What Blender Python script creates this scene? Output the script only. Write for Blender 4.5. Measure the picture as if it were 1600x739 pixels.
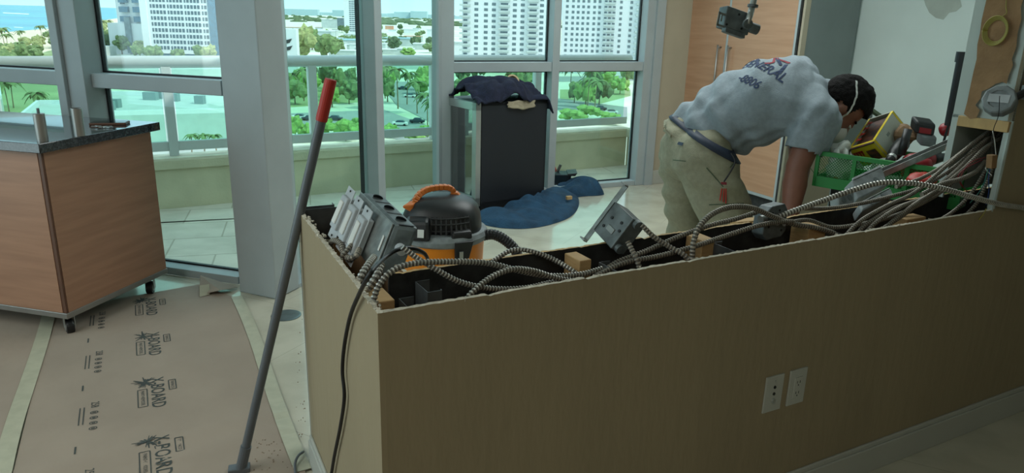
import bpy, bmesh, math, random
from mathutils import Vector, Matrix, noise
from mathutils.bvhtree import BVHTree
random.seed(7)
for _o in list(bpy.data.objects): bpy.data.objects.remove(_o)
S = bpy.context.scene
COL = S.collection
R = math.radians
# ------------------------------------------------------------------ camera
EYE = 1.5
FPX = 1139.0
_N = Vector((-100.0, -3780.5, -FPX)).normalized()           # straight down, in camera axes
UPC = -_N
_F = Vector((0, 0, -1)); FHC = (_F - UPC*_F.dot(UPC)).normalized()
RTC = FHC.cross(UPC)
cam_d = bpy.data.cameras.new('camera'); cam = bpy.data.objects.new('camera', cam_d); COL.objects.link(cam)
cam_d.sensor_width = 36; cam_d.lens = FPX/1600*36; cam_d.clip_end = 40000; cam_d.clip_start = 0.02
cam.matrix_world = Matrix(((RTC[0], RTC[1], RTC[2], 0), (FHC[0], FHC[1], FHC[2], 0), (UPC[0], UPC[1], UPC[2], EYE), (0, 0, 0, 1)))
S.camera = cam
# ------------------------------------------------------------------ look
S.view_settings.view_transform = 'Standard'; S.view_settings.look = 'None'
S.view_settings.gamma = 1; S.view_settings.use_curve_mapping = False
S.view_settings.exposure = 0.0
def srgb(c):
    f = lambda v: (v/255/12.92) if v/255 <= .04045 else ((v/255+.055)/1.055)**2.4
    return (f(c[0]), f(c[1]), f(c[2]), 1)
# world: pale marine sky, whiter towards the horizon
W = bpy.data.worlds.new('sky'); S.world = W; W.use_nodes = True
nt = W.node_tree; nt.nodes.clear()
tc = nt.nodes.new('ShaderNodeTexCoord'); sp = nt.nodes.new('ShaderNodeSeparateXYZ'); cr = nt.nodes.new('ShaderNodeValToRGB')
bg = nt.nodes.new('ShaderNodeBackground'); wo = nt.nodes.new('ShaderNodeOutputWorld')
nt.links.new(tc.outputs['Generated'], sp.inputs[0]); nt.links.new(sp.outputs[2], cr.inputs[0])
nt.links.new(cr.outputs[0], bg.inputs[0]); nt.links.new(bg.outputs[0], wo.inputs[0])
e = cr.color_ramp.elements
e[0].position = 0.0; e[0].color = (.60, .90, .97, 1)
e[1].position = 1.0; e[1].color = (.62, .92, 1.05, 1)
for p_, c_ in ((.012, (.56, .87, .97, 1)), (.12, (.50, .84, .98, 1)), (.35, (.75, 1.0, 1.08, 1))):
    k = e.new(p_); k.color = c_
bg.inputs[1].default_value = 1.5
sun_d = bpy.data.lights.new('sun', 'SUN'); sun = bpy.data.objects.new('sun', sun_d); COL.objects.link(sun)
sun_d.energy = 3.2; sun_d.angle = R(1.0); sun_d.color = (1, .96, .88)
sun.rotation_euler = Vector((-.62, .25, -.74)).to_track_quat('-Z', 'Y').to_euler()

def area(name, loc, rot_to, sx, sy, power, color=(1, 1, 1), portal=False):
    d = bpy.data.lights.new(name, 'AREA'); o = bpy.data.objects.new(name, d); COL.objects.link(o)
    d.shape = 'RECTANGLE'; d.size = sx; d.size_y = sy; d.energy = power; d.color = color
    o.location = loc; o.rotation_euler = Vector(rot_to).to_track_quat('-Z', 'Z').to_euler()
    if portal: d.cycles.is_portal = True
    return o

FILL_COL = (.88, 1.0, .98)
area('fill_left', (-4.62, 1.0, 1.4), (1, 0, -.05), 4.6, 2.0, 34, FILL_COL)          # added area light at an unseen left wall opening, brightens the room
area('fill_living', (-2.4, .6, 2.66), (0, 0, -1), 1.4, 2.4, 40, (.98, 1.0, .95))  # added overhead fill, out of view, lifts the paper floor and short wall
area('fill_rear', (.3, -1.4, 2.66), (0, 0, -1), 2.0, 1.2, 21, (1, .95, .85))  # weak fill added behind the camera for the half wall front
area('fill_kitchen', (1.0, 4.4, 2.66), (0, 0, -1), 1.8, 2.4, 60, (.92, 1.0, .98))  # unseen light added above the kitchen to brighten that side
# ------------------------------------------------------------------ pixel -> place helpers
def ray(px, py):
    d = Vector((px-800, -(py-369.5), -FPX))
    return Vector((d.dot(RTC), d.dot(FHC), d.dot(UPC)))
def atz(px, py, z=0.0):
    r = ray(px, py); return r*((z-EYE)/r.z) + Vector((0, 0, EYE))
def dep(px, py, Y):
    r = ray(px, py); return r*(Y/r.y) + Vector((0, 0, EYE))
def onpl(px, py, O, hd):
    n = Vector((-math.sin(R(hd)), math.cos(R(hd)), 0)); r = ray(px, py)
    return r*(Vector((O[0], O[1], 0)).dot(n)/r.dot(n)) + Vector((0, 0, EYE))
TH = 28.5
U = Vector((math.cos(R(TH)), math.sin(R(TH)), 0)); NV = Vector((-math.sin(R(TH)), math.cos(R(TH)), 0))
A0 = Vector((-.274, 1.397, 0))                 # outer corner of the half wall
def un(u, n, z=0): return A0 + U*u + NV*n + Vector((0, 0, z))
def PN(px, py, n): return onpl(px, py, A0 + NV*n, TH)

# ------------------------------------------------------------------ materials
M = {}
def mat(name, rgb, rough=.6, metal=0, var=.08, scale=6, bump=0, bscale=60, stretch=None, rgb2=None, spec=.5, detail=4, coat=0, sheen=0, emit=0, lo=.35, hi=.65):
    m = bpy.data.materials.new(name); m.use_nodes = True; t = m.node_tree; b = t.nodes['Principled BSDF']
    c = srgb(rgb); b.inputs['Roughness'].default_value = rough; b.inputs['Metallic'].default_value = metal
    b.inputs['Specular IOR Level'].default_value = spec; b.inputs['Coat Weight'].default_value = coat
    b.inputs['Sheen Weight'].default_value = sheen
    co = t.nodes.new('ShaderNodeTexCoord'); mp = t.nodes.new('ShaderNodeMapping')
    t.links.new(co.outputs['Object'], mp.inputs[0])
    if stretch: mp.inputs['Scale'].default_value = stretch
    nz = t.nodes.new('ShaderNodeTexNoise'); nz.inputs['Scale'].default_value = scale; nz.inputs['Detail'].default_value = detail
    t.links.new(mp.outputs[0], nz.inputs[0])
    rp = t.nodes.new('ShaderNodeValToRGB'); t.links.new(nz.outputs[0], rp.inputs[0])
    c2 = srgb(rgb2) if rgb2 else tuple(max(0, v*(1-2*var)) for v in c[:3]) + (1,)
    rp.color_ramp.elements[0].color = c2; rp.color_ramp.elements[1].color = c
    rp.color_ramp.elements[0].position = lo; rp.color_ramp.elements[1].position = hi
    t.links.new(rp.outputs[0], b.inputs['Base Color'])
    if emit:
        t.links.new(rp.outputs[0], b.inputs['Emission Color']); b.inputs['Emission Strength'].default_value = emit
    if bump:
        n2 = t.nodes.new('ShaderNodeTexNoise'); n2.inputs['Scale'].default_value = bscale; n2.inputs['Detail'].default_value = 3
        t.links.new(mp.outputs[0], n2.inputs[0])
        bp = t.nodes.new('ShaderNodeBump'); bp.inputs['Strength'].default_value = bump; bp.inputs['Distance'].default_value = .01
        t.links.new(n2.outputs[0], bp.inputs['Height']); t.links.new(bp.outputs[0], b.inputs['Normal'])
    M[name] = m; return m
def glassmat(name, tint, refl=.04, rough=0.0, k=.3):
    m = bpy.data.materials.new(name); m.use_nodes = True; t = m.node_tree; t.nodes.clear()
    o = t.nodes.new('ShaderNodeOutputMaterial'); mx = t.nodes.new('ShaderNodeMixShader')
    tr = t.nodes.new('ShaderNodeBsdfTransparent'); gl = t.nodes.new('ShaderNodeBsdfGlossy'); lw = t.nodes.new('ShaderNodeLayerWeight')
    ml = t.nodes.new('ShaderNodeMath'); ml.operation = 'MULTIPLY_ADD'; ml.inputs[1].default_value = k; ml.inputs[2].default_value = refl
    lw.inputs[0].default_value = .25
    tr.inputs[0].default_value = (*tint, 1); gl.inputs['Roughness'].default_value = rough
    t.links.new(lw.outputs['Facing'], ml.inputs[0]); t.links.new(ml.outputs[0], mx.inputs[0])
    t.links.new(tr.outputs[0], mx.inputs[1]); t.links.new(gl.outputs[0], mx.inputs[2]); t.links.new(mx.outputs[0], o.inputs[0])
    M[name] = m; return m
# interior
mat('frame_white', (166, 176, 179), .45, var=.03)
mat('gasket', (14, 18, 22), .5)
mat('wall_paint', (152, 138, 110), .75, var=.04, scale=3, bump=.25, bscale=30, stretch=(1, 1, .25))
mat('wall_white', (182, 194, 190), .7, var=.05, scale=2)
mat('wall_beige', (176, 168, 148), .75, var=.03)
mat('gypsum', (205, 198, 180), .9, var=.12, scale=40, bump=.6, bscale=120)
mat('torn_paper', (150, 118, 84), .9, var=.10, scale=14, bump=.3, bscale=40)
mat('trim_white', (178, 180, 172), .5, var=.02)
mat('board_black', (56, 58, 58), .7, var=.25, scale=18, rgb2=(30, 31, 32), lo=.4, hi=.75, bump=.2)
mat('stud_metal', (96, 102, 104), .45, .4, var=.2, scale=20)
mat('wood_block', (198, 162, 112), .75, var=.12, scale=10, stretch=(1, 1, 6), bump=.15)
mat('wood_pale', (196, 164, 112), .75, var=.1, scale=10, stretch=(6, 1, 1))
mat('cabinet_wood', (166, 124, 98), .45, scale=4, stretch=(.6, .6, 8), detail=5, rgb2=(152, 112, 88))
mat('door_wood', (190, 148, 118), .45, scale=4, stretch=(.6, .6, 7), detail=5, rgb2=(178, 136, 106))
mat('cart_edge_dark', (96, 62, 44), .5)
mat('steel', (186, 190, 188), .38, .75, var=.05)
mat('steel_brushed', (160, 158, 154), .38, .8, var=.08, stretch=(1, 1, .1))
mat('galv', (158, 162, 160), .42, .75, var=.18, scale=30)
mat('galv_dark', (114, 124, 126), .5, .3, var=.25, scale=25)
mat('cable_metal', (206, 204, 196), .42, .55, var=.15, scale=30)
mat('cable_dusty', (172, 164, 150), .5, .4, var=.18, scale=24)
mat('cable_groove_shade', (96, 93, 86), .7, .2)  # shade between the ridges, put into the colour
mat('black_rubber', (18, 19, 21), .5, var=.1)
mat('black_plastic', (34, 36, 38), .42, var=.15, scale=12)
mat('dark_glassy', (12, 14, 18), .12, var=.02)
mat('granite', (60, 62, 66), .12, var=.2, scale=90, rgb2=(14, 15, 18), lo=.4, hi=.62, coat=.6)
mat('orange_plastic', (226, 132, 20), .4, var=.06)
mat('orange_handle', (206, 112, 40), .45, var=.1)
mat('dusty_grey', (136, 144, 146), .6, var=.2, scale=20)
mat('label_white', (220, 222, 218), .6)
mat('fridge_side', (26, 30, 38), .5, var=.04)
mat('towel_navy', (32, 38, 62), .95, var=.2, scale=30, bump=.8, bscale=160)
mat('towel_tan', (168, 158, 134), .95, var=.15, bump=.5)
mat('blanket_blue', (36, 72, 100), .95, var=.2, scale=10, bump=.7, bscale=70)
mat('tape_roll', (190, 166, 128), .6)
mat('pole_grey', (92, 97, 102), .4, var=.05)
mat('red_cap', (178, 46, 34), .5, var=.04)
mat('paper', (156, 141, 126), .85, var=.06, scale=3, bump=.35, bscale=9)
mat('ink', (66, 72, 70), .85)
mat('ink_faint', (112, 104, 94), .85)
mat('tape', (178, 176, 154), .55, var=.06, scale=20)
mat('rubble', (150, 132, 112), .9)
mat('shirt', (140, 152, 160), .95, var=.06, scale=60, bump=.25, bscale=260)
mat('khaki', (150, 148, 126), .9, var=.07, scale=50, bump=.3, bscale=200)
mat('skin', (132, 86, 70), .55, var=.06, scale=20)
mat('skin_ear', (168, 96, 78), .55)
mat('hair', (16, 13, 13), .85, var=.2, scale=60, spec=.2, bump=.6, bscale=180)
mat('belt_navy', (38, 50, 70), .6)
mat('mask_white', (206, 208, 204), .8)
mat('print_navy', (44, 60, 92), .9)
mat('print_red', (140, 56, 66), .9)
mat('shoe', (52, 44, 38), .7)
mat('red_tool', (150, 26, 34), .4)
mat('crate_green', (30, 128, 56), .45, var=.05)
mat('box_white', (196, 200, 190), .7, var=.03)
mat('box_yellow', (226, 200, 36), .6, var=.03)
mat('box_red', (184, 44, 34), .6)
mat('box_dark', (40, 34, 34), .6, rgb2=(110, 60, 40), scale=30)
mat('cardboard', (140, 112, 84), .85, var=.08)
mat('plastic_bag', (206, 212, 206), .35, var=.06, scale=12, bump=.4, bscale=30)
mat('copper', (190, 110, 60), .4, .3)
mat('wire_yellow', (150, 140, 62), .5)
mat('wire_green', (22, 98, 92), .5)
mat('wire_red', (130, 30, 40), .5)
mat('wire_blue', (30, 60, 120), .5)
mat('pipe_black', (20, 22, 24), .4)
mat('drain_metal', (110, 124, 126), .35, .6, var=.15, scale=20)
mat('olive', (70, 86, 62), .6)
mat('panel_grey', (122, 134, 134), .6, var=.04)
mat('device_grey', (178, 184, 188), .45, var=.08, scale=20)
glassmat('window_glass', (.93, .985, .975))
glassmat('rail_glass', (.74, .95, .87), .03)
glassmat('door_glass', (.88, .97, .95), .02, k=.12)
glassmat('fridge_glass', (.42, .46, .46), .30, .03)

# ------------------------------------------------------------------ mesh builder
class MB:
    def __init__(s): s.v = []; s.f = []; s.mi = []; s.cur = 0
    def add(s, vs, fs):
        o = len(s.v); s.v += [Vector(v) for v in vs]
        for f in fs: s.f.append([i+o for i in f]); s.mi.append(s.cur)
        return s
    def box(s, c, size, rot=0, M3=None):
        hx, hy, hz = [q/2 for q in size]; c = Vector(c)
        m = M3 if M3 is not None else Matrix.Rotation(rot, 3, 'Z')
        vs = [c + m @ Vector((x*hx, y*hy, z*hz)) for x in (-1, 1) for y in (-1, 1) for z in (-1, 1)]
        return s.add(vs, [(0, 1, 3, 2), (4, 6, 7, 5), (0, 4, 5, 1), (2, 3, 7, 6), (0, 2, 6, 4), (1, 5, 7, 3)])
    def seg(s, a, b, z0, z1, t0=0, t1=.1):
        """wall-like slab from a to b in plan, thickness from t0 to t1 to the left of a->b"""
        a = Vector((a[0], a[1], 0)); b = Vector((b[0], b[1], 0)); d = (b-a).normalized(); n = Vector((-d.y, d.x, 0))
        pl = [a+n*t0, b+n*t0, b+n*t1, a+n*t1]
        return s.prism([(p.x, p.y) for p in pl], z0, z1)
    def prism(s, poly, z0, z1):
        n = len(poly); vs = [(x, y, z0) for x, y in poly] + [(x, y, z1) for x, y in poly]
        fs = [tuple(range(n))[::-1], tuple(range(n, 2*n))] + [(i, (i+1) % n, n+(i+1) % n, n+i) for i in range(n)]
        return s.add(vs, fs)
    def hexa(s, p8):
        """8 points: bottom quad 0-3, top quad 4-7"""
        return s.add(p8, [(3, 2, 1, 0), (4, 5, 6, 7), (0, 1, 5, 4), (1, 2, 6, 5), (2, 3, 7, 6), (3, 0, 4, 7)])
    def frame3(s, o, x, y, z):
        o, x, y, z = map(Vector, (o, x, y, z)); return s.hexa([o, o+x, o+x+y, o+y, o+z, o+x+z, o+x+y+z, o+y+z])
    def tube(s, pts, r, n=8, caps=True, rs=None):
        pts = [Vector(p) for p in pts]; k = len(pts); rings = []
        t = (pts[1]-pts[0]).normalized(); up = Vector((0, 0, 1)) if abs(t.z) < .9 else Vector((1, 0, 0))
        a = t.cross(up).normalized()
        for i in range(k):
            if i == 0: tt = pts[1]-pts[0]
            elif i == k-1: tt = pts[-1]-pts[-2]
            else: tt = pts[i+1]-pts[i-1]
            tt = tt.normalized() if tt.length > 1e-9 else t
            a = (a - tt*a.dot(tt)).normalized(); b = tt.cross(a); rr = rs[i] if rs else r
            rings.append([pts[i] + (a*math.cos(2*math.pi*j/n) + b*math.sin(2*math.pi*j/n))*rr for j in range(n)])
        vs = [p for q in rings for p in q]
        fs = [(i*n+j, i*n+(j+1) % n, (i+1)*n+(j+1) % n, (i+1)*n+j) for i in range(k-1) for j in range(n)]
        if caps: fs += [tuple(range(n))[::-1], tuple((k-1)*n+j for j in range(n))]
        return s.add(vs, fs)
    def lathe(s, prof, c=(0, 0, 0), axis=(0, 0, 1), n=24):
        c = Vector(c); ax = Vector(axis).normalized(); up = Vector((1, 0, 0)) if abs(ax.x) < .9 else Vector((0, 1, 0))
        a = ax.cross(up).normalized(); b = ax.cross(a)
        vs = [c + ax*z + (a*math.cos(2*math.pi*j/n) + b*math.sin(2*math.pi*j/n))*max(r, 1e-5) for r, z in prof for j in range(n)]
        k = len(prof)
        fs = [(i*n+j, i*n+(j+1) % n, (i+1)*n+(j+1) % n, (i+1)*n+j) for i in range(k-1) for j in range(n)]
        fs += [tuple(range(n))[::-1], tuple((k-1)*n+j for j in range(n))]
        return s.add(vs, fs)
    def ell(s, c, r, m3=None, nu=16, nv=10):
        c = Vector(c); m3 = m3 or Matrix.Identity(3); vs = []
        for i in range(nv+1):
            ph = math.pi*i/nv
            for j in range(nu):
                th = 2*math.pi*j/nu
                vs.append(c + m3 @ Vector((r[0]*math.sin(ph)*math.cos(th), r[1]*math.sin(ph)*math.sin(th), r[2]*math.cos(ph))))
        fs = [(i*nu+j, (i+1)*nu+j, (i+1)*nu+(j+1) % nu, i*nu+(j+1) % nu) for i in range(nv) for j in range(nu)]
        return s.add(vs, fs)
    def loft(s, rings, caps=True):
        n = len(rings[0]); k = len(rings); vs = [Vector(p) for q in rings for p in q]
        fs = [(i*n+j, i*n+(j+1) % n, (i+1)*n+(j+1) % n, (i+1)*n+j) for i in range(k-1) for j in range(n)]
        if caps: fs += [tuple(range(n))[::-1], tuple((k-1)*n+j for j in range(n))]
        return s.add(vs, fs)
    def grid(s, fn, nu, nv, thick=0):
        vs = [Vector(fn(i/(nu-1), j/(nv-1))) for i in range(nu) for j in range(nv)]
        fs = [(i*nv+j, (i+1)*nv+j, (i+1)*nv+j+1, i*nv+j+1) for i in range(nu-1) for j in range(nv-1)]
        return s.add(vs, fs)
    def build(s, name, mats, parent=None, smooth=False, bevel=0, loc=None, solid=0, subd=0, auto=None):
        me = bpy.data.meshes.new(name)
        ob = bpy.data.objects.new(name, me); COL.objects.link(ob)
        if parent is not None:
            ob.parent = parent; pm = parent_world(parent).inverted()
            org = Vector(loc) if loc is not None else None
            if org is not None:
                ob.location = pm @ org; mm = parent_world(ob).inverted()
            else: mm = pm
        else:
            if loc is None:
                xs = [v.x for v in s.v]; ys = [v.y for v in s.v]; zs = [v.z for v in s.v]
                loc = ((min(xs)+max(xs))/2, (min(ys)+max(ys))/2, min(zs))
            ob.location = loc; mm = Matrix.Translation(-Vector(loc))
        me.from_pydata([tuple(mm @ v) for v in s.v], [], s.f)
        mats = mats if isinstance(mats, (list, tuple)) else [mats]
        for q in mats: me.materials.append(M[q])
        for p, k in zip(me.polygons, s.mi):
            p.material_index = k; p.use_smooth = smooth
        b_ = bmesh.new(); b_.from_mesh(me); bmesh.ops.recalc_face_normals(b_, faces=b_.faces); b_.to_mesh(me); b_.free()
        if solid:
            q = ob.modifiers.new('s', 'SOLIDIFY'); q.thickness = solid; q.offset = 0
        if bevel:
            q = ob.modifiers.new('b', 'BEVEL'); q.width = bevel; q.segments = 2; q.limit_method = 'ANGLE'
        if subd:
            q = ob.modifiers.new('d', 'SUBSURF'); q.levels = subd; q.render_levels = subd
        return ob
def parent_world(o):
    m = Matrix.LocRotScale(o.location, o.rotation_euler, o.scale)
    return parent_world(o.parent) @ m if o.parent else m
def thing(name, label, cat, loc, rz=0, group=None):
    o = bpy.data.objects.new(name, None); COL.objects.link(o); o.location = loc; o.rotation_euler = (0, 0, rz); o.empty_display_size = .1
    return tag(o, label, cat, group)
def tag(o, label, cat, group=None, kind=None):
    o['label'] = label; o['category'] = cat
    if group: o['group'] = group
    if kind: o['kind'] = kind
    return o
def struct(o): o['kind'] = 'structure'; return o
def sroot(name, loc):
    o = bpy.data.objects.new(name, None); COL.objects.link(o); o.location = loc; return struct(o)
def copy_tree(o, parent=None):
    c = o.copy(); COL.objects.link(c); c.parent = parent
    for ch in list(o.children):
        copy_tree(ch, c)
    return c
def spline(pts, step=.004):
    """Catmull-Rom through pts, resampled evenly"""
    pts = [Vector(p) for p in pts]; P = [pts[0]*2-pts[1]] + pts + [pts[-1]*2-pts[-2]]; out = []
    for i in range(1, len(P)-2):
        a, b, c, d = P[i-1:i+3]
        for k in range(24):
            t = k/24; out.append(.5*((2*b) + (c-a)*t + (2*a-5*b+4*c-d)*t*t + (3*b-a-3*c+d)*t**3))
    out.append(pts[-1]); res = [out[0]]; acc = 0
    for i in range(1, len(out)):
        d = out[i]-out[i-1]; L = d.length
        while acc + L >= step:
            q = (step-acc)/L; p = out[i-1].lerp(out[i], q) if L > 0 else out[i]
            res.append(p); d = out[i]-p; L = d.length; out[i-1] = p; acc = 0
        acc += L
    if len(res) < 2: res.append(out[-1])
    return res
def text_mesh(txt, size=1.0, bold=.0, squeeze=1.0):
    c = bpy.data.curves.new('t', 'FONT'); c.body = txt; c.size = size; c.offset = bold; c.align_x = 'CENTER'; c.align_y = 'CENTER'
    c.resolution_u = 3
    o = bpy.data.objects.new('t', c); COL.objects.link(o)
    dg = bpy.context.evaluated_depsgraph_get(); me = bpy.data.meshes.new_from_object(o.evaluated_get(dg))
    vs = [(v.co.x*squeeze, v.co.y) for v in me.vertices]; fs = [tuple(p.vertices) for p in me.polygons]
    bpy.data.objects.remove(o); return vs, fs
def put_text(mb, txt, size, O, X, Y, bold=0, squeeze=1, lift=None):
    vs, fs = text_mesh(txt, size, bold, squeeze); O, X, Y = Vector(O), Vector(X), Vector(Y)
    n = X.cross(Y).normalized()*(lift or .0008)
    mb.add([O + X*x + Y*y + n for x, y in vs], fs)
# ================================================================== STRUCTURE
def v2(p): return (p[0], p[1])
eL = Vector((math.cos(R(-16.31)), math.sin(R(-16.31)), 0)); nL = Vector((-eL.y, eL.x, 0))      # left window line, nL points outdoors
PL = Vector((-1.54, 3.884, 0))
eM = Vector((math.cos(R(26)), math.sin(R(26)), 0)); nM = Vector((-eM.y, eM.x, 0))
PM = Vector((.75, 6.576, 0))
def oL(px, py): return onpl(px, py, PL, -16.31)
def oM(px, py): return onpl(px, py, PM, 26)
cA, cB, cC = atz(375, 456), atz(432, 468), atz(467, 450)
DP = oM(699, 200); DP.z = 0
MR = oM(1004, 280); MR.z = 0
LF = PL - eL*3.0
eB = Vector((math.cos(R(30.3)), math.sin(R(30.3)), 0)); nB = Vector((-eB.y, eB.x, 0)); PB = Vector((-2.627, 5.769, 0))
BE = onpl(977, 250, PB, 30.3); BE.z = 0
pE = Vector((-.438, .899, 0))                              # along pantry front, away from the camera
PQ = Vector((2.18, 5.85, 0))
PQL = onpl(1072, 150, PQ, 116); PQL.z = 0
pS = Vector((.899, .438, 0))                               # into the pantry
WC = onpl(1345, 0, PQ + pS*.03, 26); WC.z = 0                # corner panel / white wall

# floors
def tilemat(name, c1, c2, mortar, bw, rh, rough, rot=0, msize=.004, coat=0, spec=.5):
    m = bpy.data.materials.new(name); m.use_nodes = True; t = m.node_tree; b = t.nodes['Principled BSDF']
    co = t.nodes.new('ShaderNodeTexCoord'); mp = t.nodes.new('ShaderNodeMapping'); mp.inputs['Rotation'].default_value = (0, 0, rot)
    br = t.nodes.new('ShaderNodeTexBrick'); br.inputs['Color1'].default_value = srgb(c1); br.inputs['Color2'].default_value = srgb(c2); br.inputs['Mortar'].default_value = srgb(mortar)
    br.inputs['Scale'].default_value = 1; br.inputs['Mortar Size'].default_value = msize; br.inputs['Brick Width'].default_value = bw; br.inputs['Row Height'].default_value = rh
    t.links.new(co.outputs['Object'], mp.inputs[0]); t.links.new(mp.outputs[0], br.inputs[0])
    nz = t.nodes.new('ShaderNodeTexNoise'); nz.inputs['Scale'].default_value = 5; nz.inputs['Detail'].default_value = 6; t.links.new(co.outputs['Object'], nz.inputs[0])
    mx = t.nodes.new('ShaderNodeMixRGB'); mx.blend_type = 'MULTIPLY'; mx.inputs[0].default_value = .35
    rp = t.nodes.new('ShaderNodeValToRGB'); rp.color_ramp.elements[0].color = (.55, .55, .52, 1); rp.color_ramp.elements[0].position = .35; rp.color_ramp.elements[1].position = .6
    t.links.new(nz.outputs[0], rp.inputs[0]); t.links.new(br.outputs[0], mx.inputs[1]); t.links.new(rp.outputs[0], mx.inputs[2])
    t.links.new(mx.outputs[0], b.inputs['Base Color']); b.inputs['Roughness'].default_value = rough; b.inputs['Coat Weight'].default_value = coat; b.inputs['Coat Roughness'].default_value = .05
    b.inputs['Specular IOR Level'].default_value = spec
    M[name] = m
tilemat('floor_tile', (198, 194, 176), (194, 190, 172), (176, 172, 156), .9, .9, .16, R(26), .002, .25)
tilemat('balcony_tile', (214, 204, 186), (222, 212, 194), (180, 170, 152), .62, .41, .8, R(-16), .006)
mat('balcony_wall', (212, 206, 176), .9, var=.08, scale=4, bump=.3, bscale=60)
mat('balcony_cap', (230, 224, 200), .85, var=.1, scale=9)
mat('rail_paint', (196, 202, 200), .4, var=.03)

fl = MB().prism([(-4.6, -3), (5, -3), (5, 8.2), v2(MR+nM*.2), v2(MR), v2(DP), v2(cC), v2(cB), v2(cA), v2(PL), v2(LF), (-4.6, LF.y)], -.25, 0)
struct(fl.build('floor', 'floor_tile', loc=(0, 0, 0)))
far = PB - eB*2.25 - nB*.02
bf = MB().prism([v2(LF-nL*.0), v2(PL), v2(cA), v2(cC), v2(DP), v2(MR), v2(MR+nM*.25+eM*.4), v2(BE+eB*.5), v2(far)], -.35, -.05)
struct(bf.build('balcony_floor', 'balcony_tile', loc=(0, 0, 0)))
# parapet
cb = MB().seg(far, BE, -.35, .27, 0, .2).seg(far, BE, .27, .345, -.025, .21)
struct(cb.build('wall_balcony', 'balcony_wall', bevel=.006))
cp = MB().seg(far, BE+eB*.05, .345, .36, -.02, .2); struct(cp.build('trim_3', 'balcony_cap'))
rt_ = MB().seg(BE, BE-nB*1.0, -.35, .27, 0, .25).seg(BE-eB*.0, BE-nB*1.0, .27, .355, -.03, .25)
struct(rt_.build('wall_balcony_end', 'balcony_wall', bevel=.006))
pil = MB().seg(BE+eB*.10, BE+eB*.02-nB*.25, .355, 2.6, 0, .2); struct(pil.build('wall_pilaster', 'balcony_cap'))
# railing: thing with posts, rails and glass
rail = sroot('balcony_railing', tuple(PB)); del rail['kind']
tag(rail, 'white balcony railing with green glass panels and round top rail outside the windows', 'railing')
rl = BE + eB*.04 + nB*.09; rs = PB - eB*2.2 + nB*.09
MB().tube([rs+Vector((0, 0, 1.095)), rl+Vector((0, 0, 1.095))], .048, 20).build('top_rail', 'rail_paint', rail, smooth=True)
MB().seg(rs, rl, .40, .475, -.02, .02).build('bottom_rail', 'rail_paint', rail, bevel=.003)
p1 = onpl(268, 200, PB+nB*.09, 30.3); p2 = onpl(490, 180, PB+nB*.09, 30.3)
sp_ = (p2-p1).dot(eB); s1 = (p1-rs).dot(eB); total = (rl-rs).length
posts = [s1 + sp_*k for k in range(-4, 5) if 0 < s1+sp_*k < total-.25]
for q in posts:
    c = rs + eB*q
    MB().box((c.x, c.y, .71), (.07, .07, .70), R(30.3)).build('rail_post', 'rail_paint', rail, bevel=.004)
edges = [0] + posts + [total]
for a_, b_ in zip(edges[:-1], edges[1:]):
    if b_-a_ > .2:
        MB().seg(rs+eB*(a_+.045), rs+eB*(b_-.045), .475, 1.05, -.005, .005).build('glass_panel', 'rail_glass', rail)

# left window wall
def lw(px, py):
    p = oL(px, py); p.z = 0; return p
POST = lw(122, 110)
ZB0, ZB1 = 1.062, 1.14
TOPZ = 2.7
def window(name, a, b, n, extra=None, gl='window_glass', bottom=.045, bar=True, depth=.12):
    """a, b: inner face ends (left, right in view), n: outward"""
    w = sroot(name, tuple((a+b)/2)); f = MB()
    L = (b-a).length
    f.seg(a, b, 0, bottom, 0, depth)
    f.seg(a, b, 2.55, TOPZ, 0, depth)
    if bar: f.seg(a, b, ZB0, ZB1, 0, depth*.9)
    f.build('window_frame', 'frame_white', w, bevel=.003)
    d = (b-a)/L
    g = MB(); q = n*(depth-.028)
    lv = [(bottom, ZB0), (ZB1, 2.55)] if bar else [(bottom, 2.55)]
    for z0, z1 in lv:
        MB().seg(a+q, b+q, z0, z1, 0, .008).build('pane', gl, w)
        g.seg(a+n*(depth-.034), b+n*(depth-.034), z0, z0+.01, 0, .02); g.seg(a+n*(depth-.034), b+n*(depth-.034), z1-.012, z1, 0, .02)
        g.seg(b+n*(depth-.034)-d*.012, b+n*(depth-.034), z0, z1, 0, .02); g.seg(a+n*(depth-.034), a+n*(depth-.034)+d*.012, z0, z1, 0, .02)
    g.build('gasket', 'gasket', w)
    return w
window('window_1', POST+eL*.085, lw(372, 440), nL)
window('window_2', LF, POST-eL*.085, nL)
po = MB().seg(POST-eL*.085, POST+eL*.085, 0, TOPZ, -.05, .13).seg(POST-eL*.085, POST-eL*.03, 0, TOPZ, -.075, -.05)
struct(po.build('trim_1', 'frame_white', bevel=.004))
# wedge column
co_ = MB().prism([v2(cA), v2(cB), v2(cC), v2(cC+Vector((-.06, .25, 0))), v2(cA+Vector((.0, .25, 0)))], 0, TOPZ)
struct(co_.build('wall_column', 'frame_white', bevel=.006))
hm = MB().tube([dep(441, 104, cC.y+.1), dep(444, 112, cC.y+.05), dep(445, 150, cC.y+.05), dep(443, 172, cC.y+.1)], .006); 
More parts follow.
